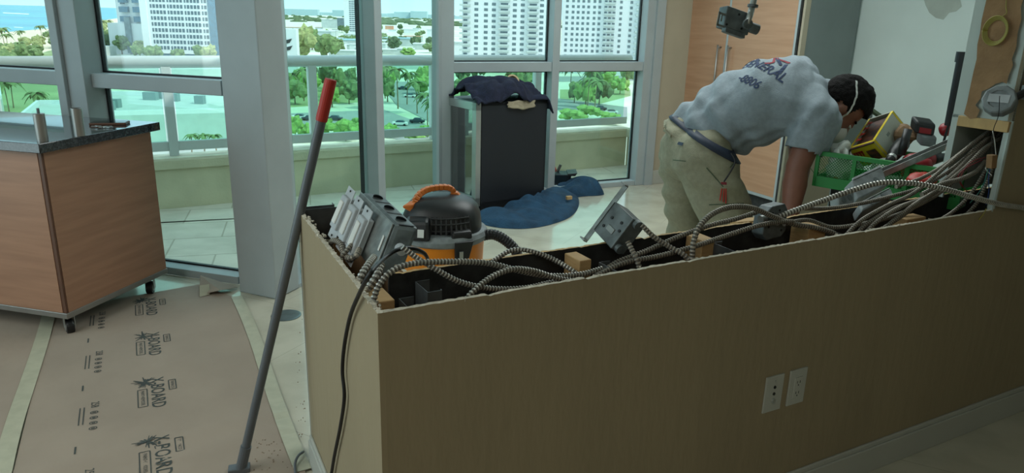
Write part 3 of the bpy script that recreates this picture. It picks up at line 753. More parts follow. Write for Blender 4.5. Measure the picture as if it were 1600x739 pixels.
# the two white residential towers behind the main window
tower('white residential tower with grey balcony stacks behind the middle window', 722, 856, 100, 420, 78, 25, 'white_render', 'glass_grey', (.035, .16, .27, .36, .46, .50, .60, .69, .79, .83, .91, .985), 26, 2.1, 1.5, 2, balc=(.03, .48, .81))
tower('white residential tower with narrow windows behind the right window pane', 876, 1006, 100, 430, 78, 25, 'white_render', 'glass_grey', (.05, .12, .18, .24, .30, .37, .43, .50, .55, .60, .68, .80, .90, .94), 26, 1.5, 1.5, -3, balc=(.55, .92))
t = bld('white podium block under the middle tower left edge', 'podium_building', tuple(gp(712, 92))); p = gp(712, 94); MB().box(p+Vector((0, 0, 6)), (22, 12, 12)).build('wall', 'white_render', t); MB().box(p+Vector((0, 0, 12.3)), (23, 13, .8)).build('roof', 'concrete_pale', t)
for k in range(60):
    px, py = rnd.uniform(440, 700), rnd.uniform(45, 92); w_, d_, h_ = rnd.uniform(8, 20), rnd.uniform(8, 14), rnd.uniform(3, 7); p = gp(px, py)
    if not free(p+Vector((0, d_/2, 0)), max(w_, d_)*.6): continue
    rf_ = rnd.choice(['white_render', 'roof_white', 'terracotta', 'white_render']); wl_ = rnd.choice(['white_render', 'concrete_pale', 'roof_white'])
    t = thing('town_house', 'low town house with %s walls and %s roof above the railing' % ({'white_render': 'white', 'concrete_pale': 'pale grey', 'roof_white': 'grey white'}[wl_], {'white_render': 'a white', 'roof_white': 'a greyish', 'terracotta': 'a terracotta'}[rf_]), 'building', tuple(p), 0, 'small town houses')
    MB().box(p+Vector((0, d_/2, h_/2)), (w_, d_, h_)).build('wall', wl_, t)
    MB().box(p+Vector((0, d_/2, h_+.25)), (w_+.8, d_+.8, .5)).build('roof', rf_, t)
# cars
for k, (px, py, m_, lb) in enumerate(((468, 186, 'car_white', 'white car parked on the street left of the grey pole'), (484, 188, 'car_dark', 'dark car parked beside the white one left of the grey pole'), (523, 188, 'car_dark', 'dark car on the street right of the grey pole'),
        (630, 140, 'car_dark', 'dark car under the palms beyond the door glass'), (640, 152, 'car_white', 'white car on the road beyond the door glass'), (625, 196, 'car_white', 'white car near the hedge beyond the door glass'), (652, 192, 'car_dark', 'dark car near the hedge beyond the door glass'),
        (938, 172, 'car_dark', 'dark car on the lot behind the right window'), (955, 178, 'car_white', 'white van on the lot behind the right window'), (745, 152, 'car_white', 'white car above the folded towel in the middle window'))):
    p = gp(px, py, GZ+.15); t = thing('car', lb, 'car', tuple(p)); s_ = 1.0
    MB().box(p+Vector((0, 0, .62)), (4.4, 1.8, .7)).build('body', m_, t, bevel=.12)
    MB().hexa([p+Vector(q) for q in ((-1.3, -.8, .95), (1.4, -.8, .95), (1.4, .8, .95), (-1.3, .8, .95), (-.8, -.7, 1.5), (.9, -.7, 1.5), (.9, .7, 1.5), (-.8, .7, 1.5))]).build('cabin', 'glass_dark', t)
    for sx in (-1.4, 1.4):
        for sy in (-.85, .85): MB().lathe([(.33, -.1), (.33, .1)], p+Vector((sx, sy, .33)), (0, 1, 0), 10).build('wheel', 'black_rubber', t)

# ---- planting
rnd = random.Random(21)
GR = {'beach': 'trees along the beach promenade', 'promp': 'palms along the beach promenade', 'tower': 'trees at the foot of the dark windowed tower',
      'mid': 'trees in the town between the two window posts', 'street': 'trees lining the street seen through the green railing glass', 'streetp': 'palms lining the street seen through the green railing glass', 'tallp': 'palms in front of the right white tower'}
for k in range(26):
    px = rnd.uniform(-6, 92); py = 66 + rnd.uniform(6, 40) - .16*px + (0 if px > 30 else 14)
    tree(px, py, rnd.uniform(6, 9), rnd.uniform(5, 8), rnd.choice(['leaf_olive', 'leaf_mid', 'leaf_mid']), 'green bushy tree in the belt between the beach and the railing at far left', GR['beach'], k % 5)
for px, py, h in ((8, 76, 17), (68, 62, 15), (20, 84, 13), (34, 58+10, 12), (84, 66, 12), (50, 90, 12), (2, 96, 12)):
    palm(px, py, h*.8, h*.42, 'palm tree standing on the beach edge at far left', GR['promp'], int(px))
for k in range(16):
    px = rnd.uniform(142, 205); py = rnd.uniform(55, 84)
    tree(px, py, rnd.uniform(9, 14), rnd.uniform(7, 11), rnd.choice(['leaf_olive', 'leaf_dark', 'leaf_mid']), 'green bushy tree beside the beach, left of the towers', 'trees left of the towers', k % 5)
for k in range(7):
    palm(rnd.uniform(142, 190), rnd.uniform(54, 74), rnd.uniform(12, 17), 7, 'tall palm beside the beach, left of the towers', 'palms left of the towers', k, 'leaf_olive')
for k in range(14):
    tree(212 + k*9.6 + rnd.uniform(-2, 2), 86+rnd.uniform(0, 8), rnd.uniform(6, 9), rnd.uniform(5, 8), rnd.choice(['leaf_olive', 'leaf_mid']), 'low green tree at the foot of the tower with dark windows', GR['tower'], k % 5)
for k in range(8):
    palm(4+k*13+rnd.uniform(-4, 4), 178+rnd.uniform(-6, 22), rnd.uniform(6, 8.5), 4.2, 'palm tree below the terrace, seen through the lower left window', 'palms below the terrace', k)
for x in (302, 322, 342):
    palm(x, 268, 7.2, 1.9, 'small palm at the foot of the white flat roofed building', 'small palms in front of the white flat roofed building', x, b=gp(x, 268))
# between the posts: town trees
for px, py, h, w, leaf in ((478, 92, 19, 13, 'leaf_olive'), (458, 92, 13, 10, 'leaf_olive'), (500, 92, 15, 11, 'leaf_mid'), (488, 78, 15, 11, 'leaf_mid')):
    tree(px, py, h, w, leaf, 'large olive green tree right above the railing near the red capped pole', 'large trees above the railing', int(px) % 5, 22)
for k in range(26):
    px = rnd.uniform(505, 692); py = rnd.uniform(47, 84)
    tree(px, py, rnd.uniform(6, 11), rnd.uniform(6, 10), rnd.choice(['leaf_dark', 'leaf_mid', 'leaf_mid']), 'green tree among the low white town buildings', GR['mid'], k % 5)
tree(636, 90, 6, 9, 'leaf_bright', 'round bright green tree just above the railing between the door posts', None, 4, 18)
for k in range(34):
    px = rnd.choice([rnd.uniform(445, 565), rnd.uniform(445, 565), rnd.uniform(600, 680), rnd.uniform(700, 860), rnd.uniform(875, 980)]); py = rnd.uniform(124, 172)
    tree(px, py, rnd.uniform(6, 10), rnd.uniform(4, 7), rnd.choice(['leaf_mid', 'leaf_bright', 'leaf_dark']), 'green street tree seen through the railing glass', GR['street'], k % 5, 20)
for px, py, h in ((475, 160, 11), (462, 158, 9), (603, 156, 12), (622, 170, 13), (630, 160, 11), (652, 178, 10), (668, 196, 9), (680, 208, 9), (893, 160, 12), (912, 160, 12), (905, 168, 11), (925, 176, 11), (720, 150, 12)):
    palm(px, py, h, 4.6, 'palm on the street seen through the railing glass', GR['streetp'], px)
for px, py, h, w in ((462, 216, 5, 3.6), (484, 218, 4, 3.2), (508, 214, 4.4, 4.2), (530, 216, 4.6, 4.2), (552, 218, 4.4, 3.8), (608, 214, 3, 4), (634, 216, 2.8, 4), (662, 214, 3.2, 4), (890, 192, 3.6, 6), (915, 190, 3.8, 6), (940, 190, 3.2, 5)):
    tree(px, py, h, w, 'leaf_bright', 'low round bright green bush nearest the building', 'bright green bushes just beyond the balcony', int(px) % 5, 22, name='bush')
for k in range(9):
    palm(883+k*4.4, 84+rnd.uniform(-1, 2), rnd.uniform(12, 18), 6, 'tall palm standing before the white tower at right', GR['tallp'], k, 'leaf_olive')

# ================================================================== INSIDE THE HALF WALL
def block(u, n, z, su, sn, sz, label, rot=0, m='wood_block', name='wood_block'):
    o = MB().box(un(u, n, z-sz/2), (su, sn, sz), R(TH+rot)).build(name, m, bevel=.003); return tag(o, label, 'wood block')
def uvn(p): d = p-A0; return d.dot(U), d.dot(NV)
def blk_px(px, py, z, su, sn, sz, label, rot=0, **k):
    p = atz(px, py, z); u, n = uvn(p); return block(u, n, z, su, sn, sz, label, rot, **k)
blk_px(589, 461, .893, .055, .085, .13, 'dusty wood block at the outer corner of the opened half wall', 0)
blk_px(903, 400, .895, .038, .075, .16, 'wood block standing in the opened wall left of the square steel box', 0)
blk_px(1095, 370, .897, .05, .07, .16, 'wood block right of the square steel box, by the foot of the arching cable', 0)
blk_px(1166, 343, .905, .095, .038, .14, 'clean orange wood block beside the octagonal steel box', -6)
blk_px(1264, 352, .890, .08, .07, .2, 'wide brown wood block right of the octagonal steel box', 0)
blk_px(1422, 338, .895, .10, .05, .12, 'wood block near the right end of the opened wall below the cable bundle', 0)
blk_px(538, 377, .80, .10, .06, .12, 'brown wood block sunk in the short wall beside the looped cable', 85)
def stud(u0, label, top=.86, short=False, w=.12, n0=.03):
    """open C channel between the two boards"""
    m = MB()
    if not short:
        m.seg(un(u0, n0), un(u0, n0+w), .02, top, 0, .0016); m.seg(un(u0, n0), un(u0+.035, n0), .02, top, 0, .0016); m.seg(un(u0, n0+w), un(u0+.035, n0+w), .02, top, -.0016, 0)
        m.seg(un(u0+.035, n0), un(u0+.035, n0+.008), .02, top, 0, .0016)
    o = m.build('metal_stud', 'stud_metal'); tag(o, label, 'stud'); return o
stud(.10, 'dark steel stud channel just inside the outer corner of the half wall', .868)
stud(.16, 'upright dark steel stud beside the corner channel, its web towards the cables', .884, w=.08, n0=.12)
stud(.66, 'dark steel stud channel below the square steel box', .88)
stud(1.06, 'dark steel stud channel right of the arching cable foot', .885)
stud(1.55, 'dark steel stud channel below the green crate', .87)
# end channels of the short wall
for k, (off, tp_, lb) in enumerate(((.03, .90, 'dark steel channel at the very end of the short wall'), (.085, .895, 'second dark steel channel behind the end of the short wall'))):
    c0 = C0 + V*off + NS*.016; c1 = C0 + V*off + NS*.13; m = MB()
    m.seg(c0, c1, .02, tp_, 0, .0016).seg(c0, c0+V*.03*(1 if k else -1), .02, tp_, -.001, .0006).seg(c1, c1+V*.03*(1 if k else -1), .02, tp_, -.001, .0006)
    tag(m.build('metal_stud', 'stud_metal'), lb, 'stud')
# black cement strips inside the outer board top near studs
rub = random.Random(3); rb = MB()
for k in range(90):
    if k < 70: p = A0 + V*rub.uniform(.02, LS-.03) + NS*rub.uniform(.002, .02)
    else: p = un(rub.uniform(.02, 2.1), rub.uniform(.002, .02))
    s_ = rub.uniform(.002, .006); rb.box(p+Vector((0, 0, .902+rub.uniform(-.002, .003))), (s_, s_*1.4, s_), rub.uniform(0, 3))
tag(rb.build('plaster_crumbs', 'gypsum'), 'crumbs of broken plaster along the torn top of the half wall', 'rubble', kind='stuff')

# ---------------- armoured cables
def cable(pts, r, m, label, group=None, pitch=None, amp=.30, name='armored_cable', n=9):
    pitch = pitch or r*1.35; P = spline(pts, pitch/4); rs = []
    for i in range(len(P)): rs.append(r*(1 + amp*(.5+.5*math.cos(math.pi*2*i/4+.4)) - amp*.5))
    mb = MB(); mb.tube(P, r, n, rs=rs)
    for i in range((len(P)-1)*n): mb.mi[i] = 1 if (i//n) % 4 in (1, 2) else 0  # darker bands paint the groove shade along the cable
    o = mb.build(name, (m, 'cable_groove_shade'), smooth=False, loc=tuple(P[0])); return tag(o, label, 'cable', group)
def c3(pts, r, m, label, **k): return cable([PN(*q) for q in pts], r, m, label, **k)
c3([(1640, 332, -.02), (1600, 325, -.02), (1562, 319, -.022), (1520, 308, -.02), (1470, 294, 0), (1420, 286, .04), (1375, 286, .08), (1330, 298, .11), (1290, 312, .13), (1245, 328, .14), (1212, 340, .15)], .0082, 'cable_metal', 'thick bright armored cable sweeping from the right edge past the crate to the octagonal box')
c3([(1081, 430, .04), (1082, 400, .04), (1084, 378, .045), (1093, 354, .06), (1112, 335, .08), (1140, 324, .10), (1175, 325, .11), (1207, 338, .12), (1240, 350, .12), (1275, 356, .11), (1305, 366, .10), (1318, 385, .09)], .0074, 'cable_dusty', 'armored cable making a high arch out of the wall right of the square steel box')
c3([(925, 440, .12), (960, 412, .14), (1010, 392, .15), (1060, 370, .16), (1110, 352, .165), (1150, 342, .165), (1184, 331, .165)], .0066, 'cable_dusty', 'armored cable rising from behind the square box to the left of the octagonal box')
c3([(930, 432, .09), (975, 411, .10), (1030, 400, .10), (1085, 385, .10), (1130, 370, .11), (1180, 354, .11), (1215, 347, .115), (1240, 346, .115)], .0066, 'cable_dusty', 'armored cable crossing in front of the octagonal steel box')
c3([(1225, 350, .13), (1262, 344, .14), (1300, 355, .12), (1345, 350, .10), (1395, 338, .10), (1440, 318, .10), (1470, 300, .12), (1500, 276, .12)], .0062, 'cable_dusty', 'armored cable running low along the torn top under the bundle')
c3([(1255, 326, .17), (1300, 325, .17), (1345, 318, .16), (1395, 306, .15), (1440, 292, .13), (1490, 262, .12), (1535, 222, .11), (1560, 205, .12)], .0062, 'cable_dusty', 'armored cable curving level behind the thick bright one and up into the column')
for k, (pp, r_, lb) in enumerate((
        ([(1318, 372, .06), (1345, 345, .07), (1385, 322, .08), (1430, 300, .10), (1480, 258, .11), (1520, 224, .12), (1552, 200, .12)], .0064, 'armored cable of the bundle, highest as it enters the column'),
        ([(1330, 380, .05), (1352, 352, .06), (1395, 326, .07), (1440, 310, .09), (1490, 270, .10), (1528, 232, .11), (1562, 198, .12)], .0064, 'armored cable of the bundle, second from the top at the column'),
        ([(1345, 372, .04), (1372, 345, .05), (1410, 322, .06), (1455, 305, .08), (1500, 272, .09), (1534, 240, .10), (1566, 204, .11)], .0066, 'armored cable of the bundle, third from the top at the column'),
        ([(1360, 378, .03), (1390, 350, .04), (1425, 322, .05), (1465, 296, .07), (1505, 264, .08), (1538, 232, .08), (1568, 214, .10)], .0062, 'armored cable of the bundle with its lower end behind the torn board edge'),
        ([(1375, 360, .05), (1420, 330, .06), (1455, 300, .08), (1485, 276, .09), (1512, 250, .10), (1545, 215, .12)], .006, 'straight armored cable in the middle of the bundle'),
        ([(1440, 304, .05), (1470, 288, .05), (1500, 280, .05), (1525, 268, .06), (1540, 252, .08)], .007, 'short armored cable ending at the column mouth below the bundle'),
        ([(1458, 350, .10), (1490, 330, .10), (1515, 305, .09), (1535, 275, .08), (1548, 250, .08)], .006, 'armored cable hanging steeply in the column mouth'),
        ([(1500, 345, .08), (1524, 320, .07), (1540, 290, .06), (1552, 262, .06)], .006, 'dark armored cable nearest the column edge'),
        ([(1400, 292, .13), (1440, 278, .13), (1475, 258, .13), (1510, 232, .13), (1545, 205, .14)], .0058, 'thin armored cable lying just below the steel channel'))):
    c3(pp, r_, 'cable_dusty', lb)
# left group
c3([(583, 470, .05), (592, 446, .06), (612, 424, .07), (645, 412, .08), (700, 409, .09), (760, 411, .10), (815, 424, .10), (860, 431, .10), (905, 429, .10), (940, 420, .11)], .0066, 'cable_metal', 'armored cable bowing from the wall corner over the orange drum to the right')
c3([(629, 386, .14), (650, 402, .13), (680, 420, .11), (720, 441, .10), (770, 451, .10), (820, 450, .10), (862, 441, .11), (900, 434, .12)], .0062, 'cable_metal', 'armored cable sagging from the end of the long switch box down to the right')
c3([(722, 476, .04), (740, 455, .05), (766, 434, .07), (798, 421, .08), (832, 423, .09), (868, 434, .09), (902, 440, .09), (930, 448, .08)], .0066, 'cable_metal', 'armored cable arching low over the dark wall cavity')
c3([(770, 408, .22), (800, 391, .22), (832, 393, .2), (866, 406, .18), (896, 424, .14), (915, 440, .12)], .0062, 'cable_metal', 'armored cable arching over the rear board near the vacuum hose')
c3([(1003, 352, .13), (1022, 370, .11), (1045, 385, .09), (1068, 398, .06), (1085, 415, .04)], .0068, 'cable_dusty', 'short armored cable from the right corner of the square steel box')
c3([(981, 378, .11), (988, 392, .09), (995, 405, .07), (1001, 425, .06)], .0068, 'cable_dusty', 'short armored cable dropping from the bottom of the square steel box')
cable([dep(584, 402, 1.72), dep(575, 414, 1.66), dep(564, 432, 1.62), dep(556, 456, 1.60)], .0085, 'cable_metal', 'fat short armored cable under the left end of the long switch box', amp=.22)
cable([dep(596, 414, 1.62), dep(588, 432, 1.58), dep(576, 450, 1.56), dep(566, 470, 1.55)], .0085, 'cable_metal', 'dark fat armored cable under the right end of the long switch box', amp=.22)
cable([dep(553, 378, 1.84), dep(545, 388, 1.80), dep(532, 404, 1.78), dep(522, 422, 1.78)], .0062, 'cable_dusty', 'thin armored cable rising to the switches')
cable([dep(561, 390, 1.80), dep(556, 400, 1.76), dep(545, 404, 1.77), dep(537, 396, 1.82), dep(533, 382, 1.86), dep(522, 376, 1.9), dep(514, 384, 1.92), dep(513, 400, 1.92)], .0075, 'cable_dusty', 'looped armored cable beside the switches in the short wall')
# loose wires at the column
def wire(pp, r, m, label, name='loose_wire'):
    P = spline([PN(*q) if len(q) == 3 else q for q in pp], .006); o = MB().tube(P, r, 6).build(name, m, smooth=True, loc=tuple(P[0])); return tag(o, label, 'wire')
wire([(1562, 150, -.03), (1560, 180, -.02), (1553, 200, 0), (1550, 220, .0), (1551, 240, .0)], .0012, 'black_rubber', 'thin dark wire hanging from the round grey box down the column')
wire([(1551, 205, .0), (1554, 220, -.0), (1556, 240, .0), (1557, 258, 0), (1540, 262, .02), (1550, 275, .0)], .0014, 'label_white', 'white looped wire at the column mouth')
wire([(1553, 245, .01), (1545, 262, .01), (1538, 285, .01), (1530, 300, .02), (1515, 318, .03)], .0016, 'wire_green', 'green wire hanging in the column mouth')
wire([(1551, 250, .02), (1545, 275, .02), (1545, 300, .02), (1540, 322, .02)], .0016, 'wire_blue', 'dark blue wire hanging near the column edge')
wire([(1540, 246, .05), (1520, 252, .05), (1506, 266, .05), (1500, 285, .06), (1512, 300, .06)], .0014, 'wire_red', 'red wire looping below the cable bundle')
wire([(1535, 250, .06), (1510, 262, .06), (1497, 276, .06), (1505, 292, .06)], .0014, 'wire_red', 'second red wire, just left of the looping one')
wire([(1541, 326, -.003), (1537, 334, -.006), (1528, 345, -.004)], .0018, 'wire_yellow', 'bare stub of wire poking over the torn wall edge')
o = MB().frame3(PN(1551, 243, -.005), U*.03+Vector((0, 0, -.0)), NV*.02, Vector((.006, 0, -.045))).build('cable_tag', 'torn_paper', bevel=.002); tag(o, 'small square cardboard tag hanging at the column mouth', 'tag')
# coil of yellow wire pinned to the column
co2 = MB(); cc = endp(1557, 48, .012)
for k in range(5):
    rr = .032 + .0025*k; ring = [cc + NV*math.cos(a)*rr*.95 + Vector((0, 0, 1))*math.sin(a)*rr*1.12 - U*(.002*k) for a in [2*math.pi*i/30 for i in range(31)]]
    co2.tube(ring, .0022, 5)
co2.tube(spline([cc+NV*.0+Vector((0, 0, .04)), cc - NV*.02 + Vector((0, 0, .055)), endp(1572, 10, .01), endp(1574, -20, .01)], .005), .0018, 5)
tag(co2.build('wire_coil', 'wire_yellow', smooth=True), 'coil of yellow wire pinned to the torn column', 'wire coil')

# ---------------- steel boxes
def boxlike(name, label, O, X, Y, Z, parts, cat='electrical box', main='galv', wall=.003, open_face=True, bevel=.003):
    """O corner; X, Y span the face; Z depth"""
    O, X, Y, Z = map(Vector, (O, X, Y, Z)); t = thing(name, label, cat, tuple(O))
    m = MB(); m.frame3(O, X, Y, Z); m.build('body', main, t, bevel=bevel); return t
def disc(t, name, c, ax, r, h, m, n=16):
    ax = Vector(ax).normalized(); MB().lathe([(r, 0), (r, h)], Vector(c), ax, n).build(name, m, t)
# square box with mounting bracket, tilted
O = dep(928, 360, 1.98); X = dep(964, 312, 1.98) - O; Y = dep(971, 392, 1.86) - O
X = X.normalized()*.102; Y = (Y - X.normalized()*Y.dot(X.normalized())).normalized()*.098; Z = X.cross(Y).normalized(); Z = Z if Z.y > 0 else -Z
t = boxlike('square_electrical_box', 'square steel junction box tilted on a long mounting bracket above the opened wall', O, X, Y, Z*.054, None, main='galv_dark')
# bracket runs along X on the far left side
m = MB(); q = O - Y*.27 + Z*.01
m.frame3(q - X*.42, X*1.95, Y*.20, Z*.002); m.frame3(q-X*.42, X*1.95, Z*.014, Y*.02)
m.frame3(q - X*.42, X*.04, Y*.22, -Z*.014).frame3(q+X*1.49, X*.04, Y*.22, -Z*.014); m.build('bracket', 'galv', t)
MB().frame3(O - Y*.02 + X*.02, X*.96, Y*.04, -Z*.004).build('mud_ring', 'galv', t)
for a_, b_ in ((.3, .22), (.62, .3), (.36, .62), (.7, .74), (.5, .86)): disc(t, 'hole', O + X*a_ + Y*b_ - Z*.0012, -Z, .0045, .0016, 'gasket', 12)
MB().frame3(O + X*.28 + Y*.36 - Z*.003, X*.16, Y*.34, Z*.003).build('slot_plate', 'galv', t, bevel=.001)
disc(t, 'connector', O + X*.92 + Y*1.0 + Z*.02, Y, .013, .014, 'galv_dark'); disc(t, 'connector', O + X*.12 + Y*1.0 + Z*.02, Y, .013, .014, 'galv_dark')
# octagonal box beside the orange block
cc = PN(1212, 347, .15); t = thing('octagonal_electrical_box', 'octagonal grey steel box standing in the opened wall below the man', 'electrical box', tuple(cc))
fx = (U*.96 + NV*.05 + Vector((0, 0, .05))).normalized(); fy = Vector((.05, .12, 1)).normalized(); fn = fx.cross(fy).normalized()
pr = [(-.052, -.03), (-.030, -.052), (.036, -.052), (.054, -.034), (.05, .03), (.034, .052), (-.024, .052), (-.048, .034)]
m = MB(); k = len(pr); F0 = [cc + fx*x + fy*y for x, y in pr]; F1 = [p - fn*.045 for p in F0]
m.add(F0+F1, [tuple(range(k)), tuple(range(k, 2*k))[::-1]] + [(i, (i+1) % k, k+(i+1) % k, k+i) for i in range(k)]); m.build('body', 'galv_dark', t, bevel=.004)
disc(t, 'connector', cc - fx*.052 + fy*.02, -fx, .012, .02, 'galv'); disc(t, 'connector', cc - fx*.004 + fy*.002, fn, .010, .012, 'device_grey')
for a_, b_ in ((.03, -.03), (-.02, .03), (-.03, -.01), (.01, .035)): disc(t, 'hole', cc + fx*a_ + fy*b_ + fn*.0004, fn, .004, .001, 'gasket', 10)
# long gang box with switches, leaning on the short wall
TL, TR, BR, BL = dep(564, 299, 2.06), dep(617, 351, 1.80), dep(588, 416, 1.70), dep(536, 366, 1.96)
X = TR-TL; Y = BL-TL; Z = X.cross(Y).normalized(); Z = Z if Z.x > 0 else -Z; Z = (Z*.6 + Vector((.8, .25, .1))).normalized()*.068
t = boxlike('gang_electrical_box', 'long grey steel gang box with three switches leaning on the short wall', TL, X, Y, Z, None, main='galv_dark', bevel=.012)
MB().frame3(TL + X*.02 - Z*.06, X*.96, Y*.98, Z*.07).build('mud_ring', 'galv', t, bevel=.003)
for k in range(3):
    q = TL + X*(-.13 + .285*k) + Y*(-.02+.02*k) - Z*(.50)
    MB().frame3(q + Z*.12, X*.22, Y*1.16, Z*.04).build('switch_strap', 'device_grey', t, bevel=.001)
    s_ = MB().frame3(q - Z*.03 + X*.02 + Y*.2, X*.18, Y*.72, Z*.42); s_ = s_.build('switch_body', 'device_grey', t, bevel=.003)
    MB().frame3(q - Z*.10 + X*.06 + Y*.30, X*.10, Y*.50, Z*.08).build('switch_toggle', 'label_white', s_, bevel=.003)
    for w_ in (.06, 1.08): disc(t, 'screw', q + X*.11 + Y*w_ + Z*.11, -Z, .0035, .002, 'gasket', 10)
yn = (-Y).normalized()
for k in range(3):
    disc(t, 'knockout_hole', TL + X*(.16+.33*k) + Z*.52 + yn*.0005, yn, .015, .0012, 'gasket', 20)
    MB().frame3(TL + X*(.30+.33*k) + Z*.2 + yn*.0005, X*.03, Z*.6, yn*.001).build('rib', 'gasket', t)
disc(t, 'connector', TR + Y*.45 + Z*.5, X.normalized(), .014, .02, 'device_grey')
MB().frame3(TR + Y*.30 - Z*.02 - X*.10 - Z*.06, X*.03, Y*.3, -Z*.02).build('label', 'label_white', t)
# hanging box, top
cc = dep(1153, 32, 2.5); t = thing('hanging_electrical_box', 'grey steel junction box hanging in front of the tall cabinet', 'electrical box', tuple(cc))
X = Vector((.95, .15, -.28)).normalized()*.092; Y = Vector((.12, .10, 1)).normalized()*.068; Z = X.cross(Y).normalized()*-.06
O = cc - X*.5 - Y*.5; MB().frame3(O, X, Y, Z*1).build('body', 'galv_dark', t, bevel=.003)
MB().frame3(O - Y*.22 - Z*.15 + X*.05, X*.8, Y*.22, Z*.5).build('mud_ring', 'galv_dark', t, bevel=.002)
br_ = MB(); 
br_.frame3(O - X*.28 - Y*.05, X*.28, Y*.10, Z*.05).frame3(O - X*.28 + Y*.5, X*.28, Y*.10, Z*.05).frame3(O - X*.28 - Y*.05, X*.07, Y*.65, Z*.05).frame3(O - X*.16 + Y*.2, X*.05, Y*.3, Z*.05); br_.build('bracket', 'galv', t)
MB().tube(spline([cc + X*.20 - Z*.55 - Y*.1, cc + X*.24 - Z*.55 + Y*.3, cc + X*.34 - Z*.3 + Y*.75, cc + X*.40 - Z*.2 + Y*1.4], .006), .010, 10).build('connector', 'steel', t, smooth=True)
disc(t, 'connector_ring', cc + X*.20 - Z*.5 - Y*.12, -Z, .016, .012, 'galv_dark')
disc(t, 'conduit_stub', cc + X*.5 - Y*.1, X.normalized(), .017, .03, 'galv_dark'); disc(t, 'clamp', cc + X*.36 - Z*.3 + Y*.75, Y, .017, .008, 'galv_dark')
for a_, b_ in ((.5, .78), (.7, .2), (.1, .15)): disc(t, 'hole', O + X*a_ + Y*b_ - Z*.0, -Z, .004, .001, 'gasket', 10)
P = spline([cc + X*.40 - Z*.2 + Y*1.35, dep(1184, -30, 2.5), dep(1186, -120, 2.5), (dep(1186, -150, 2.5).x, 2.5, 2.69)], .0022)
cable([cc + X*.40 - Z*.2 + Y*1.3, dep(1184, -30, 2.5), dep(1186, -120, 2.5), Vector((dep(1186, -150, 2.5).x, 2.5, 2.69))], .0075, 'cable_dusty', 'armored cable holding up the hanging junction box')
# round grey box at the column, right
cc = dep(1562, 158, 2.42); t = thing('round_electrical_box', 'round dark grey box held out beside the column on a clamp', 'electrical box', tuple(cc))
ax = Vector((-.62, -.62, .42)).normalized()
MB().lathe([(.044, -.024), (.05, -.018), (.05, .016), (.046, .022), (.030, .022), (.030, .018), (.001, .018)], cc, ax, 10).build('body', 'dusty_grey', t, bevel=.002)
a_ = ax.cross(Vector((0, 0, 1))).normalized(); b_ = ax.cross(a_)
MB().frame3(cc + ax*.022 - a_*.030 - b_*.014, a_*.06, b_*.028, ax*.002).build('label', 'device_grey', t)
MB().tube([cc - ax*.0 + Vector((.045, 0, .01)), cc + Vector((.075, .0, .03)), cc + Vector((.14, .02, .06))], .012, 10).build('connector', 'black_plastic', t)
MB().box(cc + Vector((.085, 0, .03)), (.03, .03, .045)).build('clamp', 'dusty_grey', t, bevel=.003)
cable([cc + Vector((.12, .02, .055)), cc + Vector((.2, .03, .09)), cc + Vector((.4, .2, .2))], .0075, 'cable_dusty', 'armored cable leaving the round grey box to the right')
# black extension lead hanging down the short wall
def PS(px, py, off): return onpl(px, py, A0 - NS*off, math.degrees(math.atan2(V.y, V.x)))
P = spline([dep(645, 392, 1.95), dep(662, 396, 1.80), dep(668, 404, 1.72), dep(662, 395, 1.68), dep(645, 388, 1.64), dep(622, 390, 1.60), dep(600, 404, 1.55), PS(578, 428, .012), PS(560, 462, .012), PS(547, 495, .010), PS(538, 540, .010), PS(535, 580, .01), PS(538, 620, .01), PS(532, 665, .01), PS(522, 715, .01), PS(515, 760, .012), PS(505, 830, .03)], .01)
tag(MB().tube(P, .0048, 8).build('extension_lead', 'black_rubber', smooth=True, loc=tuple(P[0])), 'black power lead draped over the short wall, hanging to the floor', 'cord')
# steel channel lying across the crate into the column
a = dep(1530, 212, 2.80); b = dep(1372, 281, 2.76); d = (b-a).normalized(); s_ = d.cross(Vector((0, 0, 1))).normalized(); u_ = s_.cross(d)
m = MB(); L = (b-a).length
for o_, x_, y_ in ((a - s_*.0, s_*.032, u_*.0016), (a, s_*.0016, u_*.024), (a + s_*.032, s_*.0016, u_*.024)): m.frame3(o_, d*L, x_, y_)
m.build('c', 'galv_dark') if False else tag(m.build('steel_channel', 'galv'), 'long straight steel stud channel slanting from the column over the crate', 'steel channel')
# wall plates
for k, (uc, kind, lb) in enumerate(((.0, 'jack', 'white wall plate with three jacks on the half wall, the left one'), (.0, 'outlet', 'white wall plate with a square outlet on the half wall, the right one'))):
    c = PN(1207, 612, 0) if k == 0 else PN(1244, 599, 0); c.z = .432
    t = thing('wall_plate', lb, 'wall plate', tuple(c)); c = c - NV*.0
    MB().frame3(c - U*.037 - Vector((0, 0, .06)) - NV*.006, U*.074, NV*.006, Vector((0, 0, .12))).build('plate', 'trim_white', t, bevel=.002)
    if k == 0:
        for z_ in (.022, .0): disc(t, 'jack', c + Vector((0, 0, z_)) - NV*.006, -NV, .005, .002, 'gasket', 14)
        disc(t, 'coax_jack', c + Vector((0, 0, -.024)) - NV*.006, -NV, .0075, .006, 'steel', 14)
        disc(t, 'screw', c + Vector((0, 0, .042)) - NV*.006, -NV, .003, .001, 'steel', 10)
    else:
        o = MB().frame3(c - U*.0165 - Vector((0, 0, .034)) - NV*.0085, U*.033, NV*.003, Vector((0, 0, .068))).build('socket', 'trim_white', t, bevel=.001)
        for z_ in (.018, -.018):
            for x_ in (-.006, .006): MB().frame3(c + U*(x_-.001) + Vector((0, 0, z_-.004)) - NV*.0092, U*.002, NV*.001, Vector((0, 0, .008))).build('slot', 'gasket', o)
            disc(o, 'ground_hole', c + Vector((0, 0, z_-.010)) - NV*.0085, -NV, .0022, .0009, 'gasket', 10)
